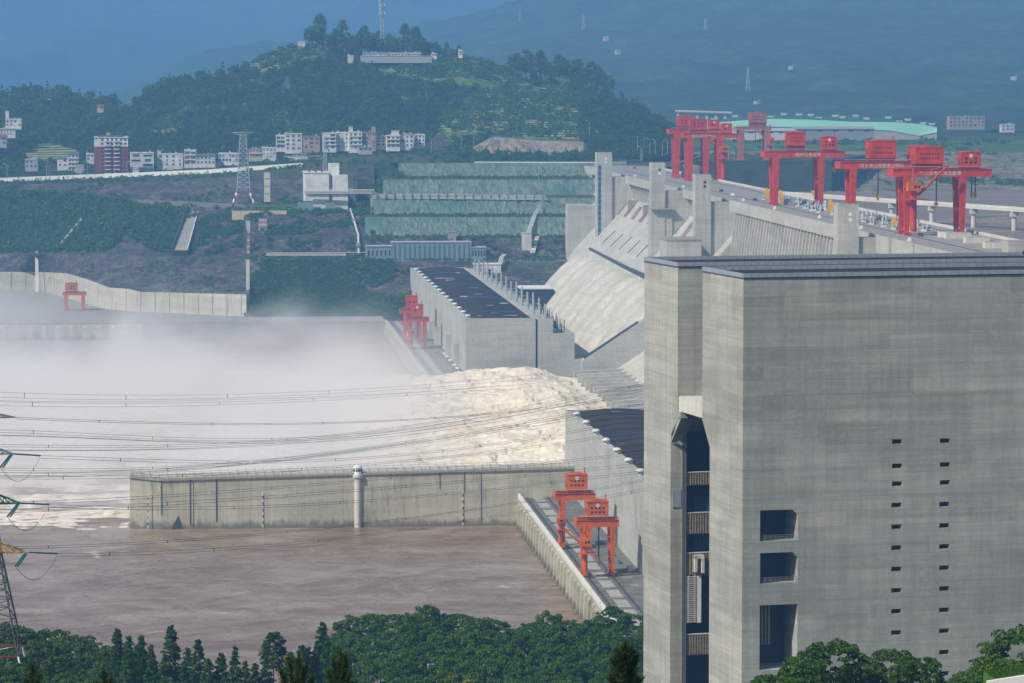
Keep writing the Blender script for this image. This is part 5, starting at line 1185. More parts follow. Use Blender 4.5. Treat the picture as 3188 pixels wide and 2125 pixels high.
h1('white four storey house with balconies and grey gable side', 620, 718, 530, 682, 3320, 4, 3, roof='tile_grey', side='render_grey', depth=22, gable=True, win=.5, balc=(1, 2, 3))
h1('white house under a blue grey roof left of the four storey house', 525, 618, 568, 645, 3325, 2, 2, roof='tile_grey', depth=14, gable=True, win=.5)
h1('blank grey concrete shed below the four storey house', 690, 770, 635, 712, 3300, 2, 0, 'render_grey', 'render_grey', depth=8)
h1('small two storey flat roofed house at the far left', 228, 345, 580, 655, 3320, 2, 3, 'render_grey', 'render_grey', tower=('r', .28, 3.0), win=.5)
h1('tiny pale house right at the foot of the brick block', 1215, 1268, 648, 722, 3275, 2, 2, 'off_white', win=.4, depth=6)
h1('white church like house with tower and arched windows at the left edge', 50, 195, 212, 272, 3560, 2, 4, tower=('l', .22, 8), win=.45)
h1('white house with red roof low at the left edge', 0, 140, 300, 352, 3540, 2, 5, roof='tile_red', win=.5)
h1('grey house with red tiled roof below the white one at the left edge', -40, 60, 372, 440, 3500, 2, 2, 'render_grey', 'tile_red', gable=True)
h1('small white house half hidden behind the brick block', 790, 860, 530, 585, 3345, 2, 2)
h1('red roofed cottage alone in the forest', 888, 946, 92, 118, 3700, 1, 2, 'render_beige', 'tile_red', gable=True, depth=8)
h2('beige house with two floors right of the lattice tower', 220, 340, 486, 562, 3330, 2, 4, 'render_beige', 'tile_red', win=.4, balc=(1,))
h2('white three storey house beside the beige house', 343, 470, 474, 566, 3330, 3, 4, tower=('l', .2, 1.2), win=.35)
h2('white house with bay windows at the left of the upper row', 470, 548, 360, 476, 3385, 3, 2, win=.8, balc=(1, 2))
h2('pale grey four storey house with roof terrace in the upper row', 550, 705, 345, 492, 3380, 4, 3, 'render_white', 'render_beige', tower=('l', .12, 1.5), side='render_grey', win=.5)
h2('ochre sided grey house with dark wide windows', 715, 870, 370, 482, 3380, 3, 3, 'render_tan', 'tile_red', side='sand_wall', win=.62)
h2('white tenement with enclosed balconies at the middle of the row', 895, 1020, 340, 482, 3375, 4, 2, win=.62, balc=(1, 2, 3), side='render_tan', depth=16)
h2('white tenement with small paired windows', 1021, 1134, 334, 470, 3380, 4, 3, win=.35)
h2('white tenement with balcony bands and a roof tower', 1136, 1257, 330, 486, 3375, 4, 3, balc=(1, 2, 3), tower=('l', .3, 5), win=.5)
h2('brown rendered tenement with a corner roof tower', 1259, 1380, 334, 470, 3378, 4, 3, 'render_tan', 'tile_red', tower=('r', .3, 6), win=.32)
h2('low beige house between brown and white tenements', 1382, 1476, 366, 456, 3385, 3, 2, 'render_beige', 'render_beige', win=.6, balc=(1,))
h2('white house with glazed floors and roof room', 1479, 1604, 360, 470, 3375, 3, 3, win=.75, tower=('m', .55, 4.5), balc=(1, 2))
h2('white house with red roof near the right of the row', 1611, 1728, 350, 462, 3378, 3, 3, roof='tile_red', win=.45)
h2('white house at the right end of the row beside the rock mound', 1740, 1832, 352, 448, 3385, 3, 3, win=.4)
h2('low blue roofed shelter under the brown tenement', 1225, 1350, 468, 500, 3350, 1, 3, 'render_grey', 'blue_sheet', win=.6)
h2('grey yard shed with blue canopy below the ochre house', 620, 750, 528, 550, 3340, 1, 3, 'render_grey', 'blue_sheet', depth=6)
t = thing('yard_wall', 'pale retaining wall below the yard behind the switch house', 'wall', P(950, 498, Y=3290)); a, b = P(884, 486, Y=3290), P(1005, 500, Y=3290)
MB().box(a[0], b[0], 3290, 3292, b[2] - 4, a[2]).build('wall_face', 'off_white', t); MB().box(a[0], b[0], 3289.7, 3292.2, a[2], a[2] + .4).build('coping', 'pale_concrete', t)

# ---------------------------------------------------------------- switch house, station and pipes
def s2(x, y, Yd): return P(700 + x / 2.941, 300 + y / 2.941, Y=Yd)
YS = 3000
sh = thing('switch_house', 'windowless white switch house with roof bushings on the platform', 'building', s2(900, 1030, YS))
A, B = s2(735, 702, YS), s2(955, 1034, YS); MB().box(A[0], B[0], YS, YS + 62, B[2] - 3, A[2]).build('main_block', 'render_white', sh)
A2, B2 = s2(985, 722, YS), s2(1128, 1034, YS); MB().box(A2[0], B2[0], YS, YS + 40, B2[2] - 3, A2[2]).build('side_block', 'render_white', sh)
MB().box(B[0], A2[0], YS + 4, YS + 30, B2[2] - 3, A2[2] - 2).build('link_block', 'render_grey', sh)
A3, B3 = s2(952, 612, YS + 20), s2(1050, 725, YS + 20); tb = MB().box(A3[0], B3[0], YS + 20, YS + 34, B3[2] - 2, A3[2]).build('stair_block', 'render_white', sh)
for k in range(3): zz = B3[2] + (A3[2] - B3[2]) * (.12 + .3 * k); MB().box(A3[0] + 8.5, A3[0] + 10.3, YS + 19.9, YS + 20, zz, zz + 1.8).build('window', 'glass_dark', tb)
MB().box(A[0] - 1, B[0] + .4, YS - .5, YS + 63, A[2], A[2] + .5).build('roof_edge', 'off_white', sh)
for k in range(3):
    for j in range(4):
        q = (A[0] + 4 + k * 5.2, YS + 8 + j * 14); MB().tube((q[0], q[1], A[2] + .5), (q[0] - .8, q[1], A[2] + 7), .5, .3, 8).build('bushing', 'dark_red' if j % 2 else 'steel_dark', sh)
L = s2(735, 870, YS)[2]; MB().box(A[0] - 1, B2[0] + .5, YS - 2.2, YS, L - .5, L + .3).build('pipe_ledge', 'render_grey', sh)
for k, (a, b, c) in enumerate(((670, 808, 965), (925, 1012, 965))):
    q0, q1 = s2(a, c, YS - 12), s2(b, 1040, YS - 12); an = MB().box(q0[0], q1[0], YS - 12, YS - 3, q1[2] - 2, q0[2]).build('annex', 'station_blue', sh)
    MB().box(q0[0] - .2, q1[0] + .2, YS - 12.2, YS - 3, q0[2], q0[2] + .6).build('annex_roof', 'lawn', an)
# pipe runs
pr = thing('pipe_run', 'bundle of four pale pipes crossing the netted slope and dropping by the dam', 'pipes', s2(1336, 900, 2985))
C_ = [s2(725, 852, 2996), s2(1335, 852, 2994), s2(1355, 905, 2990)]; C_ += [Q(1253, 452, Y=2986), Q(1226, 492, Y=2958), Q(1222, 500, Y=2934), Q(1207, 543, Y=2905), Q(1207, 560, Y=2880)]
for k in range(4):
    off = 1.05 * k; pts = [(C_[0][0], C_[0][1] - .6, C_[0][2] - off), (C_[1][0] + (3 - k) * .9, C_[1][1] - .6, C_[1][2] - off), (C_[2][0] - k * .9 + 2, C_[2][1] - 2, C_[2][2] - off + 1), (C_[3][0] + k * .3, C_[3][1] - 3, C_[3][2] - off + 1.2)]
    pts += [(q[0] + k * .95, q[1] - 3, q[2] + 1.5) for q in C_[4:]]
    MB().poly_tube(pts, .34, 6).build('pipe', 'off_white', pr)
for f in np.linspace(.02, .98, 20):
    q = np.array(C_[2]) + (np.array(C_[3]) - np.array(C_[2])) * f; MB().box(q[0] - .3, q[0] + .3, q[1] - 3.6, q[1] - 1.4, q[2] - 3.4, q[2] + 2.2).build('pipe_support', 'steel_grey', pr)
dp = thing('drain_pipe', 'grey pipe dropping from the platform to the ledge', 'pipe', s2(1225, 1440, 2860)); MB().poly_tube([s2(1150, 1030, 2980), s2(1215, 1240, 2908), s2(1222, 1260, 2886), s2(1226, 1440, 2862)], .75, 8).build('pipe', 'off_white', dp)
for q in (s2(1180, 1130, 2942), s2(1222, 1350, 2868)): MB().box(q[0] - 1.6, q[0] + 1.6, q[1] - 1.5, q[1] + 2, q[2] - 1.4, q[2] + .9).build('saddle', 'old_concrete', dp)
st = thing('blue_station', 'long blue grey ribbed station on the bank ledge', 'building', s2(1890, 1485, 2842))
for a, b, c, k_ in ((1530, 2255, 1338, 16), (1296, 1528, 1374, 6), (2258, 2390, 1384, 5)):
    q0, q1 = s2(a, c, 2842), s2(b, 1486, 2842); bl = MB().box(q0[0], q1[0], 2842, 2858, q1[2] - 2, q0[2]).build('block', 'station_blue', st)
    MB().box(q0[0] - .4, q1[0] + .4, 2841.5, 2858.4, q0[2], q0[2] + .6).build('roof', 'render_grey', st)
    for i in range(k_):
        x = q0[0] + (q1[0] - q0[0]) * (i + .5) / k_
        if k_ > 10: MB().box(x - .5, x + .5, 2841.6, 2842, q1[2], q0[2] - 1.6).build('pilaster', 'station_rib', bl)
        else: MB().box(x - .55, x + .55, 2841.85, 2842, q1[2] + 2.5, q1[2] + 6.5).build('window', 'glass_dark', bl)
# ledge railing
rl = thing('ledge_railing', 'row of pale posts along the ledge left of the blue grey station', 'railing', s2(900, 1450, 2840))
for x in np.arange(385, 1100, 17): q = s2(x, 1445, 2840); MB().box(q[0] - .5, q[0] + .5, 2840, 2840.6, q[2] - 1, q[2] + .8).build('post', 'off_white', rl)
a, b = s2(385, 1440, 2840), s2(1290, 1440, 2840); MB().box(a[0], b[0], 2839.8, 2840.4, a[2] + .6, a[2] + 1.0).build('top_rail', 'off_white', rl)
# sand coloured wall and canopy
sw = thing('platform_wall', 'sand coloured wall with a small blue canopy below the lattice tower', 'wall', s2(320, 1110, 2972)); a, b = s2(65, 1046, 2972), s2(570, 1106, 2972)
for k in range(6):
    x0 = a[0] + (b[0] - a[0]) * k / 6; x1 = a[0] + (b[0] - a[0]) * (k + 1) / 6; MB().box(x0, x1 - .25, 2972, 2973.5, b[2] - 2, a[2]).build('wall_panel', 'sand_wall', sw)
c0, c1 = s2(222, 1076, 2970), s2(302, 1092, 2970); MB().box(c0[0], c1[0], 2967, 2972, c1[2] + 1.2, c0[2] + .5).build('canopy', 'blue_sheet', sw)
for x in (c0[0] + 1, c1[0] - 1): MB().box(x - .3, x + .3, 2967.5, 2968, c1[2] - 2.5, c1[2] + 1.2).build('canopy_post', 'steel_grey', sw)
# white transformer house at the end of the far powerhouse
q0, q1 = P(1477, 823, Y=2815), P(1560, 900, Y=2815)
tb = thing('end_building', 'white flat roofed building at the far end of the powerhouse', 'building', (q0[0], 2815, 82))
MB().box(q0[0], q1[0], 2815, 2840, 82, q0[2]).build('wall', 'render_white', tb); MB().box(q0[0] - .5, q1[0] + .5, 2814.5, 2840, q0[2], q0[2] + .7).build('roof', 'white_paint', tb)
for k in range(2): MB().box(q0[0] + 4 + k * 6, q0[0] + 6.5 + k * 6, 2814.8, 2815, q0[2] - 6, q0[2] - 3.5).build('window', 'glass_dark', tb)
for k in range(3): MB().poly_tube([(q1[0] - 2 + k * 1.2, 2815, q0[2]), (q1[0] + k * 1.2, 2825, q0[2] + 5), (q1[0] + 3 + k * 1.2, 2832, q0[2] + 7)], .45, 6).build('roof_pipe', 'off_white', tb)
g2 = thing('glass_shelter', 'white roofed shelter between the far powerhouse and the dam slope', 'shelter', P(1640, 920, Y=2690)); q0, q1 = P(1620, 895, Y=2690), P(1720, 925, Y=2690)
MB().box(q0[0], q1[0], 2690, 2720, q0[2] - 1.2, q0[2]).build('roof', 'white_paint', g2); MB().box(q0[0] + 1, q1[0] - 1, 2691, 2719, 88, q0[2] - 1.2).build('glazing', 'glass_dark', g2)

# ---------------------------------------------------------------- lattice towers
def lattice(t, base, top, wb, wt, n, r, mat, z_col=None, mat2=None):
    """four-legged lattice column, segment by segment"""
    b, tp = Vector(base), Vector(top)
    def ring(f): c = b.lerp(tp, f); h = (wb + (wt - wb) * f) / 2; return [c + Vector((sx * h, sy * h, 0)) for sx, sy in ((-1, -1), (1, -1), (1, 1), (-1, 1))]
    for k in range(n):
        A, B = ring(k / n), ring((k + 1) / n); m = MB()
        for i in range(4):
            j = (i + 1) % 4; m.beam(A[i], B[i], r * 1.5); m.beam(A[i], B[j], r); m.beam(A[j], B[i], r); m.beam(B[i], B[j], r)
        mm = mat2 if (mat2 and k / n < z_col) else mat
        if mat2 and k / n < z_col: mm = mat2[k % 2]
        m.build('lattice_bay', mm, t)
pb, ptp = s2(172, 1000, 3010), s2(172, 332, 3010)
lt = thing('lattice_tower', 'grey steel lattice tower with red and white feet on the platform', 'pylon', pb)
lattice(lt, (pb[0], 3016, pb[2] + 11), (pb[0], 3016, ptp[2] - 1), 10.6, 4.6, 12, .36, 'galvanised')
for sx in (-1, 1):
    for sy in (-1, 1):
        for k in range(4):
            a = Vector((pb[0] + sx * (9.2 - k * .95), 3016 + sy * (9.2 - k * .95), pb[2] + k * 2.75 - .5)); b = Vector((pb[0] + sx * (9.2 - (k + 1) * .95), 3016 + sy * (9.2 - (k + 1) * .95), pb[2] + (k + 1) * 2.75))
            MB().beam(a, b, 1.0).build('leg', 'car_red' if k % 2 == 0 else 'white_paint', lt)
            c = Vector((pb[0] + sx * (4.5 - k * .3), 3016 + sy * 5.4, pb[2] + 11)); MB().beam(a, a.lerp(c, .8), .35).build('brace', 'white_paint', lt)
for sy in (-1, 1): MB().beam((pb[0] - 6, 3016 + sy * 5.4, pb[2] + 11), (pb[0] + 6, 3016 + sy * 5.4, pb[2] + 11), 1.4).build('belt', 'car_red', lt)
for sx in (-1, 1):
    m = MB(); tip = Vector((pb[0] + sx * 8.2, 3016, ptp[2] + .3))
    for sy in (-2, 2): m.beam((pb[0], 3016 + sy, ptp[2] - 2.6), tip, .4); m.beam((pb[0], 3016 + sy, ptp[2] + .4), tip, .5)
    m.build('cross_arm', 'galvanised', lt)
q = P(1190, 120, Y=3890); tp = P(1190, -20, Y=3890)
ct = thing('telecom_mast', 'tall slim telecom mast rising from the hilltop trees', 'mast', q); lattice(ct, q, tp, 3.6, 2.2, 10, .3, 'galvanised')
for k in range(5):
    for s in (-1, 1): MB().box(q[0] + s * 2.6 - .4, q[0] + s * 2.6 + .4, q[1] - 1.4, q[1] - .6, q[2] + 26 + k * 4.2, q[2] + 28.6 + k * 4.2).build('antenna', 'white_paint', ct)
for k in range(3): MB().lathe((q[0], q[1], q[2] + 25 + k * 8), [(3.2, 0), (3.2, .4)], 8).build('platform', 'galvanised', ct)
q0 = s2(917, 700, 3040); q1 = s2(917, 360, 3040)
gm = thing('line_mast', 'thin steel mast with raking strut behind the switch house', 'mast', q0); lattice(gm, q0, q1, 3.4, 1.2, 9, .25, 'galvanised')
MB().beam((q0[0] + 1, 3042, q0[2] + 24), (q0[0] + 10, 3046, q0[2] + 2), .7).build('strut', 'galvanised', gm)
for k, (px, py, h, Yd) in enumerate(((2330, 340, 48, 5000), (1620 * OV, 100, 45, 5600), (1195 * OV, 60, 40, 6000), (1718 * OV, 210 * OV, 55, 4800), (1340 * OV, 60 * OV, 40, 6000))):
    if k == 0: continue
    Yd = mountain_dist(px / OV, py / OV) - 40; h *= .8; q = P(px, py + 8, Y=Yd); f = thing('mountain_pylon', 'faint distant pylon on the hazy mountainside', 'pylon', q, 0, 'distant pylons on the mountain'); lattice(f, (q[0], q[1], q[2] - 12), (q[0], q[1], q[2] + h), 8, 1.6, 6, .34, 'galvanised')
    MB().beam((q[0] - 7, q[1], q[2] + h * .8), (q[0] + 7, q[1], q[2] + h * .8), .4).build('cross_arm', 'galvanised', f)

# ---------------------------------------------------------------- hilltop and mountainside buildings
def hbox(label, px0, px1, py0, py1, Yd, wall, roof, floors=1, cols=4, **k): return house(label, px0, px1, py0, py1, Yd, floors, cols, wall, roof, name='hill_house', **k)
hbox('small white pump house on the terraced hilltop', 928, 950, 131, 142, 3890, 'off_white', 'pale_concrete', 1, 0, depth=5)
hbox('long pale blue barracks on a stone terrace on the hill', 1130, 1205, 166, 174, 3850, 'pale_blue', 'blue_sheet', 1, 9, depth=8, sink=1)
hbox('long lilac grey barracks right of the blue one', 1207, 1310, 166, 175, 3852, 'render_grey', 'off_white', 1, 10, depth=8, sink=1)
hbox('small white lookout on the hill at the end of the track', 1428, 1440, 158, 171, 3870, 'white_paint', 'white_paint', 2, 1, depth=4)
hbox('white pickup sized hut on the hilltop track', 1344, 1360, 168, 175, 3860, 'white_paint', 'tile_red', 1, 2, depth=4)
hbox('small grey hut left of the stone terrace', 1083, 1100, 174, 187, 3845, 'off_white', 'pale_concrete', 1, 1, depth=5)
a, b = P(1124, 174, Y=3848), P(1345, 186, Y=3848)
t = thing('stone_terrace', 'long pale stone terrace wall on the hill', 'terrace', (a[0], 3848, b[2])); MB().box(a[0], b[0], 3848, 3866, b[2] - 3, a[2]).build('terrace_wall', 'render_grey', t); MB().box(a[0] - .3, b[0] + .3, 3847.6, 3866, a[2], a[2] + .4).build('coping', 'off_white', t)
MND = [(1890, 118, 'pink two storey farmhouse low on the far mountain', 'render_beige'), (2235, 145, 'white gabled farmhouse on the right mountainside', 'off_white'), (2333, 60, 'pair of white farmhouses high on the mountain', 'off_white'), (2686, 25, 'lone white farmhouse near the top edge', 'white_paint'),
       (2362, 318, 'orange roofed farmhouse just above the green hall', 'render_beige'), (2948, 223, 'orange roofed farmhouse right of centre on the mountain', 'render_beige'), (3164, 240, 'white cottage at the right edge of the mountain', 'white_paint'), (2467, 208, 'tiny white cottage in the middle of the mountainside', 'white_paint'), (1926, 160, 'low white cottage above the wooded hill', 'off_white')]
for k, (px, py, lab, mt) in enumerate(MND):
    w_ = (12, 12, 7, 9, 10, 9, 7, 6, 12)[k]; Yd = mountain_dist(px / OV, py / OV) - 70
    house(lab, px - w_ / 2, px + w_ / 2, py - w_ * .35, py + w_ * .3, Yd, 2, 3, 'render_grey' if mt != 'render_beige' else mt, 'tile_red' if 'orange' in lab else 'off_white', name='farmhouse', depth=40, sink=4, gable=('gabled' in lab))

# ---------------------------------------------------------------- the green roofed hall and the upstream shore
YH = 4060
gh = thing('sports_hall', 'vast hall with mint green facade and dark green roof across the reservoir', 'hall', Q(1900, 318, Y=YH))
xs = np.linspace(1620, 2152, 40); top_ = np.interp(xs, (1620, 1700, 1770, 1860, 1960, 2060, 2120, 2152), (283, 276, 272, 274, 279, 280, 285, 292)); bot = np.interp(xs, (1620, 1760, 1990, 2050, 2110, 2152), (297, 290, 297, 300, 312, 303))
backt = np.interp(xs, (1620, 1700, 1760, 1860, 1960, 2060, 2152), (279, 268, 263, 264, 268, 275, 290))
m1, m2, m3 = MB(), MB(), MB()
for i in range(39):
    f = lambda k, arr, Yd: Q(xs[k], arr[k], Y=Yd); z0 = Q(xs[i], 320, Y=YH)[2] - 6
    m1.quad(f(i, bot, YH), f(i + 1, bot, YH), f(i + 1, top_, YH + 2), f(i, top_, YH + 2))
    a, b = f(i, bot, YH + .6), f(i + 1, bot, YH + .6); m2.quad((a[0], a[1], z0), (b[0], b[1], z0), b, a)
    m3.quad(f(i, top_, YH + 1.9), f(i + 1, top_, YH + 1.9), f(i + 1, backt, YH + 170), f(i, backt, YH + 170))
    a, b = f(i, backt, YH + 170), f(i + 1, backt, YH + 170); m3.quad(b, a, (a[0], a[1] + 40, z0), (b[0], b[1] + 40, z0))
e = Q(2152, 292, Y=YH); m2.quad((e[0], YH, e[2] - 14), (e[0] + 8, YH + 170, e[2] - 14), (e[0] + 8, YH + 170, e[2] + 3), (e[0], YH, e[2]))
m2.build('lower_wall', 'hall_cream', gh); m1.build('facade', 'mint_panel', gh); m3.build('roof', 'roof_green', gh)
for k, (x, y) in enumerate(((1640, 274), (1705, 276), (1688, 267), (1800, 262), (1835, 263), (1770, 269), (1862, 264), (1880, 271), (1935, 269), (1965, 266), (1990, 272), (1918, 266), (2040, 270), (2085, 275), (2065, 279), (2120, 283), (2140, 285), (1740, 266))):
    q = Q(x, y, Y=YH + 60); MB().taper((q[0], q[1], q[2] - 1), 5, 3, (q[0], q[1], q[2] + 1.4), 8, 4).build('skylight', 'white_paint', gh)
for k in range(14): q = Q(1650 + k * 36, float(np.interp(1650 + k * 36, xs, backt)) + 1.5, Y=YH + 168); q2 = Q(1650 + k * 36 + 34, float(np.interp(1650 + k * 36 + 34, xs, backt)) + 1.5, Y=YH + 168); MB().beam(q, q2, 1.2).build('roof_edge', 'off_white', gh)
def hallbox(label, x0, x1, y0, y1, Yd, wall, roof, n):
    a, b = Q(x0, y0, Y=Yd), Q(x1, y1, Y=Yd); t = thing('warehouse', label, 'warehouse', (a[0], Yd, b[2])); wl = MB().box(a[0], b[0], Yd, Yd + 30, b[2] - 5, a[2] - 1.5).build('wall', wall, t)
    MB().prism([(Yd - 1, a[2] - 1.5), (Yd + 31, a[2] - 1.5), (Yd + 15, a[2] + 1.2)], 0, a[0] - .5, b[0] + .5).build('roof', roof, t)
    for k in range(n): x = a[0] + (b[0] - a[0]) * (k + .5) / n; MB().box(x - 2.6, x + 2.6, Yd - .2, Yd, a[2] - 4, a[2] - 3).build('window', 'glass_dark', wl)
hallbox('long grey warehouse with slot windows before the mint green hall', 1830, 2008, 293, 314, 4000, 'hall_grey', 'hall_grey', 5)
hallbox('pale warehouse behind the brown gantry crane', 1690, 1828, 297, 318, 4010, 'off_white', 'render_grey', 6)
hbox('pink grey apartment blocks right of the green hall', 2180 * OV, 2262 * OV, 268 * OV, 292 * OV, 4650, 'render_tan', 'render_grey', 3, 9, sink=3, depth=14)
hbox('white hut by the boats at the far right shore', 2300 * OV, 2330 * OV, 286 * OV, 300 * OV, 4600, 'off_white', 'off_white', 2, 3, sink=2)
vd = thing('far_viaduct', 'distant concrete viaduct left of the green hall', 'viaduct', Q(1620, 268, Y=4700)); a, b = Q(1552, 254, Y=4700), Q(1680, 258, Y=4700)
MB().beam(a, b, 9, 2.4).build('deck', 'off_white', vd)
for k in range(6): f = (k + .3) / 6; c = np.array(a) + (np.array(b) - np.array(a)) * f; MB().box(c[0] - 1.6, c[0] + 1.6, c[1] - 2, c[1] + 2, c[2] - 26, c[2] - 1.2).build('pier', 'off_white', vd)
# intake on the reservoir
ik = thing('intake', 'grey concrete intake block with sloping piers standing in the reservoir', 'intake', (440, 3270, 158)); x0, x1 = P(2318, 560, Y=3268)[0], P(2457, 560, Y=3268)[0]
wf = MB(); wall_holes(wf, x0, x1, 150, P(2318, 527, Y=3268)[2], 3268, [(x0 + 6, x0 + 10, 150, 172, 4), (x0 + 10, x0 + 21, 170, 176, 3)]); wf.build('front_wall', 'dam_concrete', ik)
MB().box(x0, x1, 3272.2, 3330, 150, 177.5).build('body', 'dam_concrete', ik)
MB().box(P(2240, 500, Y=3266)[0], P(2462, 505, Y=3266)[0], 3262, 3340, 181, 184.9).build('deck', 'crest_paving', ik)
MB().box(x0 + 10, x0 + 13, 3264, 3268, 177, 181).build('bracket', 'dam_concrete', ik)
for k in range(7):
    xx = x0 - 4.5 - k * 4.6; yy = 3275 + k * 17; MB().prism([(yy, 150), (yy + 6, 150), (yy + 6, 181), (yy - 1, 181), (yy - 9, 166), (yy - 6, 160)], 0, xx - 1.4, xx + 1.4).build('pier', 'dam_concrete', ik)
MB().box(x0 - 60, x0, 3300, 3420, 150, 180.5).build('back_body', 'hump_concrete', ik)
br = thing('reservoir_bridge', 'long slim approach bridge on round piers in the reservoir', 'bridge', (480, 2600, 158))
A_, B_ = Vector((*P(2290, 594, Z=172)[:2], 172)), Vector((*P(3330, 664, Z=172)[:2], 172)); MB().beam(A_, B_, 5.5, 2.0).build('deck', 'pale_concrete', br)
for s in (-2.6, 2.6): MB().beam(A_ + Vector((s * .4, s, 1.5)), B_ + Vector((s * .4, s, 1.5)), .3, 1.0).build('parapet', 'pale_concrete', br)
for px in (2420, 2530, 2655, 2776, 2902, 3030, 3158):
    f = (px - 2290) / 1040; d0 = P(px, 650, Z=172); dirv = Vector((d0[0], d0[1])).normalized()
    best = min((A_.lerp(B_, k / 400) for k in range(401)), key=lambda q: abs(q.x * dirv.y - q.y * dirv.x))
    pr_ = MB().tube((best.x, best.y, 150), (best.x, best.y, 168.2), 1.7, 1.7, 12).build('pier', 'pale_concrete', br, False); MB().box(best.x - 2.4, best.x + 2.4, best.y - 2.4, best.y + 2.4, 167.4, 171).build('pier_cap', 'pale_concrete', pr_)

# ---------------------------------------------------------------- on the crest: vehicles, machines, lamps
def car(label, X, Yd, Z, rz, mat, kind='car', L=4.6):
    t = thing('parked_car' if kind == 'car' else 'pickup_truck', label, 'car' if kind == 'car' else 'truck', (X, Yd, Z), rz)
    body = MB().prism([(-L / 2, .35), (L / 2, .35), (L / 2, .85), (L * .32, 1.0), (-L * .46, 1.0), (-L / 2, .8)], 0, -.9, .9).build('body', mat, t)
    if kind == 'car': MB().prism([(L * .24, .98), (L * .1, 1.5), (-L * .26, 1.5), (-L * .42, .98)], 0, -.78, .78).build('cabin', 'glass_dark', t); MB().prism([(L * .08, 1.5), (L * .06, 1.56), (-L * .22, 1.56), (-L * .24, 1.5)], 0, -.74, .74).build('roof', mat, t)
    else: MB().prism([(L * .3, .98), (L * .22, 1.75), (-L * .02, 1.75), (-L * .04, .98)], 0, -.85, .85).build('cabin', mat, t); MB().box(-.86, .86, L * .02, L * .18, 1.15, 1.65).build('side_window', 'glass_dark', t); MB().box(-.7, .7, L * .255, L * .275, 1.1, 1.6).build('windscreen', 'glass_dark', t)
    for sx in (-.8, .8):
        for sy in (-L * .3, L * .3): MB().tube((sx - .1, sy, .33), (sx + .1, sy, .33), .33, .33, 10).build('wheel', 'tyre', t)
    for sx in (-.6, .6): MB().box(sx - .16, sx + .16, -L / 2 - .02, -L / 2, .6, .75).build('tail_light', 'car_red', t)
    return t
def crest(px, py): q = P(px, py, Z=185.15); return q
for lab, px, py, mt, kd, L in (('white pickup truck with light bar on the dam crest road', 2281, 610, 'white_paint', 'truck', 6.2), ('black car just ahead of the white pickup', 2245, 596, 'car_dark', 'car', 5), ('dark car parked right of the white pickup', 2350, 624, 'car_dark', 'car', 5),
        ('maroon car far down the dam crest road', 1975, 525, 'car_red', 'car', 5), ('white van beside the far pair of cranes', 2100, 506, 'white_paint', 'truck', 6), ('dark red car between the legs of the nearest crane', 2865, 735, 'car_red', 'car', 5)):
    q = crest(px, py); car(lab, q[0], q[1], 185.15, .05, mt, kd, L)
for lab, px, py, h, wd in (('yellow lifting beam left of the middle red crane', 2389, 617, 6.6, 3.4), ('yellow lifting beam behind the middle red crane leg', 2433, 630, 7.5, 2.8), ('large yellow lifting beam left of the near crest tower', 2588, 663, 8.2, 3.2), ('yellow lifting beam beside the nearest crane leg', 2786, 708, 5.5, 2.6), ('yellow frame between the legs of the far red cranes', 2132, 552, 5.0, 5.5), ('yellow lifting beam standing before the near crest tower', 2600, 668, 5.0, 2.2)):
    q = crest(px, py); t = thing('lifting_beam', lab, 'lifting beam', (q[0], q[1], 185.12))
    MB().box(q[0] - wd / 2, q[0] + wd / 2, q[1] - .6, q[1] + .6, 185.12, 185.12 + h * .55).build('frame', 'yellow_paint', t); MB().taper((q[0] - wd * .1, q[1], 185.12 + h * .55), wd * .9, 1, (q[0] - wd * .2, q[1], 185.12 + h), wd * .4, .6).build('head', 'yellow_paint', t)
    for s in (-1, 1): MB().box(q[0] + s * wd * .62 - .2, q[0] + s * wd * .62 + .2, q[1] - .3, q[1] + .3, 185.3, 185.12 + h * .4).build('guide', 'yellow_paint', t)
g = random.Random(21); us = None
for i in range(46):
    yy = 1790 + i * 10.6 + g.uniform(-2, 2); xx = (347, 355, 361)[i % 3] + g.uniform(-2, 2)
    if us is None:
        us = thing('hoist_unit', 'pale blue hydraulic hoist unit standing on the crest between crane rails', 'hoist', (0, 0, 0), 0, 'hydraulic hoists on the dam crest'); MB().box(-1.6, 1.6, -2, 2, 0, .7).build('base', 'pale_concrete', us)
        MB().tube((-.6, -.8, .7), (-.6, -.8, 3.2), .6, .5, 8).build('cylinder', 'pale_blue', us); MB().tube((.7, .9, .7), (.7, .9, 2.6), .5, .5, 8).build('cylinder', 'pale_blue', us); MB().box(-1.2, 1.2, -.3, .5, .7, 1.7).build('power_pack', 'steel_grey', us); o = us
    else: o = copy_tree(us)
    o.location = (xx, yy, 185.12); o.rotation_euler = (0, 0, g.uniform(0, 3)); s_ = g.uniform(.8, 1.3); o.scale = (s_, s_, s_)
for i in range(9):
    q = (327 + (i * 7 % 5), 1690 + i * 137); 
    t = thing('concrete_block', 'white painted concrete block on the crest road edge', 'block', (q[0], q[1], 185.12), 0, 'white blocks on the crest road'); MB().box(q[0] - .9, q[0] + .7, q[1] - .9, q[1] + .9, 185.12, 186.3).build('block', 'white_paint', t); MB().box(q[0] - .5, q[0] + .5, q[1] - .5, q[1] + .5, 186.1, 186.9).build('top', 'white_paint', t)
t = thing('site_container', 'white site container between the legs of the nearest crane', 'container', crest(2945, 738)); q = t.location
MB().box(q.x - 3.4, q.x + 3.4, q.y, q.y + 3, 185.12, 188.2).build('body', 'white_paint', t); MB().box(q.x - 3.6, q.x + 3.6, q.y - .2, q.y + 3.2, 188.2, 188.5).build('roof', 'steel_grey', t); MB().box(q.x + 1.8, q.x + 2.8, q.y - .06, q.y, 185.4, 187.4).build('door', 'steel_grey', t)
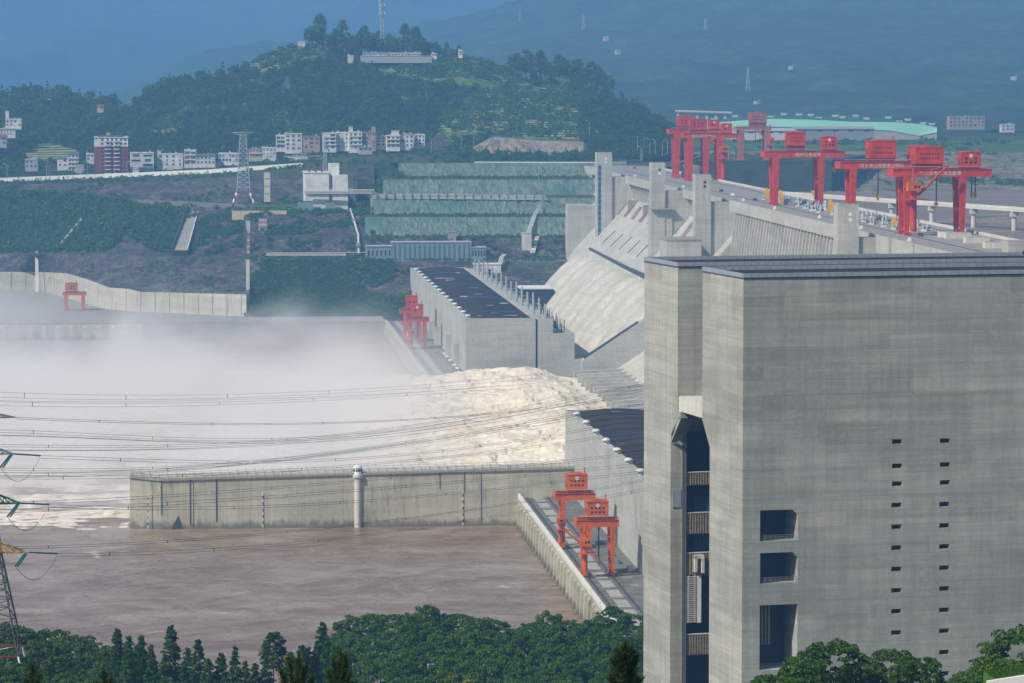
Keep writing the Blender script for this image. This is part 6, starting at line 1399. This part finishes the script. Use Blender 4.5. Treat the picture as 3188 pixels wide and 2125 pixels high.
for i, (px, py, L) in enumerate(((2985, 742, 12), (3045, 756, 11), (3110, 772, 12))):
    q = crest(px, py); t = thing('slab_stack', ('first', 'second', 'third')[i] + ' pale concrete slab from the nearest crane on the crest', 'slab', q); MB().box(q[0] - L / 2, q[0] + L / 2, q[1], q[1] + 7, 185.12, 187.6).build('slab', 'pale_concrete', t); MB().box(q[0] - L / 2 + .5, q[0] + L / 2 - .5, q[1] + .5, q[1] + 6, 187.6, 188.0).build('cover', 'slab_pale', t)
up = bpy.data.objects.new('upstream_parapet', None); bpy.data.objects.remove(up)
MB().box(374.4, 375.8, 1180, 3000, 185.12, 186.4).build('upstream_parapet', 'pale_concrete', dam)
for k in range(2): MB().box((338.2, 365.2)[k], (338.8, 365.8)[k], 1300, 2950, 185.12, 185.3).build('crane_rail', 'steel_dark', dam)
lamp = None
def lamp_at(x, y, z, s=1.0, rz=0):
    global lamp
    if lamp is None:
        lamp = thing('street_lamp', 'slim grey street lamp with bent arm on the dam approach', 'street lamp', (0, 0, 0), 0, 'street lamps on the dam approach'); MB().tube((0, 0, 0), (0, 0, 10), .22, .14, 6).build('pole', 'galvanised', lamp)
        MB().poly_tube([(0, 0, 10), (.5, 0, 10.9), (2.2, 0, 11.3)], .12, 5).build('arm', 'galvanised', lamp); MB().box(1.8, 3.0, -.25, .25, 11.2, 11.45).build('lantern', 'off_white', lamp); o = lamp
    else: o = copy_tree(lamp)
    o.location = (x, y, z); o.rotation_euler = (0, 0, rz); o.scale = (s, s, s)
for px, py, Yd in ((1995, 502, 3080), (1999, 500, 3120), (2023, 477, 3200), (1985, 470, 3260), (2006, 462, 3300), (2040, 480, 3180), (2062, 485, 3150), (2078, 478, 3200), (1436, 465, 3200), (1475, 462, 3205), (1343, 473, 3195), (1835, 420, 3260), (2268, 500, 3290), (2285, 504, 3285), (2303, 506, 3280), (2250, 498, 3300), (1338, 560, 2965), (1677, 560, 2965), (22, 555, 3270), (145, 552, 3262), (273, 550, 3255), (395, 548, 3245), (523, 545, 3235), (645, 536, 3215)):
    q = P(px, py, Y=Yd); lamp_at(*q, 1.15, (px * .7) % 6.28)
# approach road and its fence at the far end of the crest
ar = thing('approach_road', 'curving approach road with pale parapet beyond the far end of the dam', 'road', Q(1480, 350, Y=3230)); m = MB()
c0 = [Q(1395, 366, Y=3170), Q(1450, 360, Y=3220), Q(1500, 350, Y=3320), Q(1560, 342, Y=3450)]; c1 = [Q(1560, 385, Y=3060), Q(1560, 370, Y=3160), Q(1590, 358, Y=3280), Q(1620, 346, Y=3450)]
for i in range(3): m.quad(*[(q[0], q[1], 185.4 + i * .3) for q in (c0[i], c1[i], c1[i + 1], c0[i + 1])])
m.build('carriageway', 'asphalt', ar)
for cc in (c0, c1):
    for i in range(3): MB().beam((cc[i][0], cc[i][1], 186.6 + i * .3), (cc[i + 1][0], cc[i + 1][1], 186.9 + i * .3), .5, 1.6).build('parapet', 'off_white', ar)
for i in range(34): q = Vector(c0[1]).lerp(Vector(c0[3]), i / 33); MB().box(q.x - .1, q.x + .1, q.y + 8, q.y + 8.2, 186, 190.5).build('fence_post', 'galvanised', ar)
tag(MB().box(326, 425, 3142, 3260, 150, 184.6).build('abutment', 'crest_paving'), kind='structure')
tag(MB().prism([(330, 3260), (560, 3260), (640, 3500), (380, 3560)], 2, 150, 186).build('abutment_ground', 'near_ground'), kind='structure')
wb = thing('top_road_rail', 'white guard rail along the top of the netted slope', 'guard rail', Q(1200, 374, Y=3138)); a, b = Q(1090, 374, Y=3137), Q(1372, 375, Y=3137)
MB().beam((a[0], a[1], a[2] + .8), (b[0], b[1], b[2] + .8), .4, .9).build('rail', 'white_paint', wb)
for k in range(24): f = k / 23; MB().box(a[0] + (b[0] - a[0]) * f - .2, a[0] + (b[0] - a[0]) * f + .2, a[1] - .2, a[1] + .3, a[2] - .5, a[2] + 1.4).build('post', 'white_paint', wb)
# tarpaulin on the reservoir shore
q = Q(1885, 432, Y=3290); t = thing('white_sheet', 'white plastic sheet spread on the rubble shore', 'sheet', q); m = MB().prism([(q[0] - 11, q[2] - .6), (q[0] + 12, q[2] - .3), (q[0] + 8, q[2] + 2.2), (q[0] - 6, q[2] + 1.8)], 1, q[1] - 3, q[1] + 4); m.build('sheet', 'white_paint', t); MB().box(q[0] - 2, q[0] + 12, q[1] - 4, q[1] - 3.4, q[2] - .8, q[2] - .4).build('hem', 'off_white', t)

# ---------------------------------------------------------------- near pylon and power lines
YP = 800.0
px0 = P(-62, 1600, Y=YP)[0]
py_ = thing('power_pylon', 'lattice pylon with green and yellow arms cut off by the left edge', 'pylon', (px0, YP, 118))
zt_ = lambda y: P(0, y * OV, Y=YP)[2]
def side(y): return P(float(np.interp(y, (950, 1270, 1495), (-36, 0, 46))) * OV, y * OV, Y=YP)
BAYS = [1495, 1432, 1385, 1345, 1310, 1280, 1240, 1200, 1160, 1110, 1050, 1000, 950]
def ringp(y):
    q = side(y); h = q[0] - px0; return [Vector((px0 + sx * h, YP + sy * h, q[2])) for sx, sy in ((-1, -1), (1, -1), (1, 1), (-1, 1))]
for k in range(len(BAYS) - 1):
    A, B = ringp(BAYS[k]), ringp(BAYS[k + 1]); m = MB()
    for i in range(4):
        j = (i + 1) % 4; m.tube(A[i], B[i], .2, .18, 6); m.beam(A[i], B[j], .16); m.beam(A[j], B[i], .16); m.beam(B[i], B[j], .14)
    m.build('lattice_bay', 'steel_dark', py_)
for k, (y0, y1) in enumerate(((1495, 1530), (1530, 1565))):
    A, B = [Vector((px0 + sx * (side(1495)[0] - px0 + k * .8), YP + sy * (side(1495)[0] - px0 + k * .8), zt_(y0))) for sx, sy in ((-1, -1), (1, -1), (1, 1), (-1, 1))], [Vector((px0 + sx * (side(1495)[0] - px0 + (k + 1) * .8), YP + sy * (side(1495)[0] - px0 + (k + 1) * .8), zt_(y1))) for sx, sy in ((-1, -1), (1, -1), (1, 1), (-1, 1))]
    for i in range(4): MB().tube(A[i], B[i], .24, .24, 6).build('leg', 'white_paint' if k == 0 else 'car_red', py_); MB().beam(A[i], A[(i + 1) % 4], .3).build('belt', 'car_red', py_); MB().beam(A[i], B[(i + 1) % 4], .16).build('brace', 'white_paint', py_)
def arm(y, tipx, mat, rise):
    q = side(y); tip = Vector(P(tipx * OV, y * OV, Y=YP)); m = MB()
    for sy in (-1.6, 1.6):
        a = Vector((px0, YP + sy, tip.z)); b = Vector((px0, YP + sy, tip.z + rise)); m.beam(a, tip, .26); m.beam(b, tip, .24)
        for k in range(1, 7): c = a.lerp(tip, k / 7); d = b.lerp(tip, k / 7); e = b.lerp(tip, (k - 1) / 7); m.beam(c, d, .13); m.beam(c, e, .13)
    for k in range(1, 7): m.beam(Vector((px0, YP - 1.6, tip.z)).lerp(tip, k / 7), Vector((px0, YP + 1.6, tip.z)).lerp(tip, k / 7), .12)
    m.build('cross_arm', mat, py_); return tip
def loop(a, b, sag, n=14): return [tuple(a.lerp(b, k / n) - Vector((0, 0, sag * 4 * (k / n) * (1 - k / n)))) for k in range(n + 1)]
for k, (y, tx, mat, ins, insy, rise) in enumerate(((958, 36, 'steel_grey', None, 0, 1.6), (1042, 32, 'steel_grey', 92, 1046, 2.6), (1155, 48, 'green_arm', 112, 1158, 3.4), (1268, 66, 'yellow_paint', 132, 1271, 3.6))):
    tip = arm(y, tx, mat, rise)
    if ins:
        e = Vector(P(ins * OV, insy * OV, Y=YP + 14))
        for s in (-.22, .22): MB().tube(tip + Vector((0, s, 0)), e + Vector((0, s, 0)), .16, .16, 7).build('insulator', 'insulator', py_)
        e2 = tip + Vector((-2.6, -6, -2.2)); MB().tube(tip + Vector((-.8, -.3, -.2)), e2, .2, .2, 7).build('insulator', 'insulator', py_); MB().tube(tip + Vector((-.4, -.3, -.2)), e2 + Vector((.6, 0, 0)), .2, .2, 7).build('insulator', 'insulator', py_)
        for s in (-.25, .25): MB().poly_tube(loop(e + Vector((0, s, -.2)), e2 + Vector((0, s, 0)), 4.2), .035, 4).build('jumper', 'wire', py_)
WIRES = [([(-60, 898), (300, 906), (600, 905), (1000, 880), (1250, 858)], 950, 1500, (0, 9, 16)), ([(-60, 920), (400, 926), (800, 910), (1150, 885)], 950, 1500, (0, 7)), ([(36, 958), (400, 970), (750, 970), (1050, 955), (1300, 930), (1480, 905)], 800, 1300, (0, 3)),
         ([(-60, 986), (300, 1000), (620, 1006), (800, 998), (1000, 975), (1380, 902), (1480, 880)], 850, 1400, (0, 5, 10, 14)), ([(-60, 1020), (250, 1024), (500, 1016), (800, 996), (1100, 950), (1480, 880)], 850, 1400, (0, 4, 10, 14)), ([(92, 1046), (400, 1056), (700, 1056), (950, 1040), (1250, 1000), (1480, 960)], 814, 1300, (0, 5)),
         ([(-60, 1072), (250, 1075), (450, 1068), (650, 1052), (900, 1020), (1250, 965), (1480, 925)], 850, 1350, (0, 4, 9)), ([(-60, 1083), (200, 1084), (420, 1072), (700, 1045), (950, 1010), (1300, 950), (1480, 915)], 850, 1350, (0, 5, 9)), ([(-60, 1092), (300, 1092), (600, 1080), (900, 1060), (1250, 1020), (1480, 985)], 850, 1300, (0, 5)),
         ([(-60, 1152), (200, 1146), (500, 1128), (900, 1095), (1250, 1062), (1480, 1035)], 820, 1250, (0, 5)), ([(-60, 1172), (300, 1158), (700, 1132), (1100, 1100), (1480, 1062)], 820, 1250, (0, 6)), ([(112, 1158), (300, 1164), (600, 1160), (950, 1140), (1250, 1108), (1480, 1080)], 814, 1250, (0, 5)),
         ([(132, 1271), (400, 1264), (700, 1243), (1000, 1205), (1250, 1165), (1480, 1122)], 814, 1200, (0, 5)), ([(-60, 1256), (200, 1248), (500, 1236), (900, 1190), (1250, 1145), (1480, 1100)], 820, 1200, (0, 4))]
LABW = ['uppermost trio of thin power lines crossing the mist', 'pair of thin lines just under the uppermost trio', 'line pair running from the top grey arm', 'four wire bundle with spacers above the guide wall railing', 'lower four wire bundle crossing the first one', 'line pair from the upper insulator string', 'three wire bundle skimming the guide wall railing', 'three wire bundle ending on the railing at the left', 'line pair along the top of the guide wall',
        'line pair crossing the upper part of the guide wall', 'second line pair across the guide wall', 'line pair from the green arm', 'line pair from the yellow arm over brown water', 'lowest line pair passing behind the yellow arm']
for k, (pts, Ya, Yb, offs) in enumerate(WIRES):
    t = thing('power_line', LABW[k], 'power line', Q(pts[0][0], pts[0][1], Y=Ya)); xs_ = [p[0] for p in pts]; ys_ = [p[1] for p in pts]
    xx = np.linspace(xs_[0], xs_[-1], 46); 
    co = np.polyfit(xs_, ys_, min(4, len(xs_) - 2)); yy = np.polyval(co, xx); Yd = Ya + (Yb - Ya) * (xx - xx[0]) / (xx[-1] - xx[0])
    lines = []
    for j, of in enumerate(offs):
        L = [Q(float(xx[i]), float(yy[i] + of * (1 + .25 * math.sin(i * .12 + j))), Y=float(Yd[i] + j * .4)) for i in range(46)]; lines.append(L); MB().poly_tube(L, .042 if k > 1 else .035, 4).build('wire', 'wire', t)
    for i in range(4 + k % 3, 45, 8):
        a, b = Vector(lines[0][i]), Vector(lines[min(1, len(lines) - 1)][i]); MB().beam(a + Vector((0, 0, .1)), b - Vector((0, 0, .1)), .16).build('spacer', 'wire', t)
# ================================================================ air
m = NT('haze_volume'); m.t.nodes.remove(m.b); pv = m.n('VolumePrincipled'); m.l(pv.outputs[0], m.out.inputs['Volume'])
pv.inputs['Density'].default_value = HAZE_DENSITY; pv.inputs['Color'].default_value = HAZE_COLOR; pv.inputs['Anisotropy'].default_value = 0.0
tag(MB().box(-5200, 6600, -900, 16200, 55, 900).build('haze', 'haze_volume'), 'blue summer haze filling the valley', 'haze', kind='stuff')
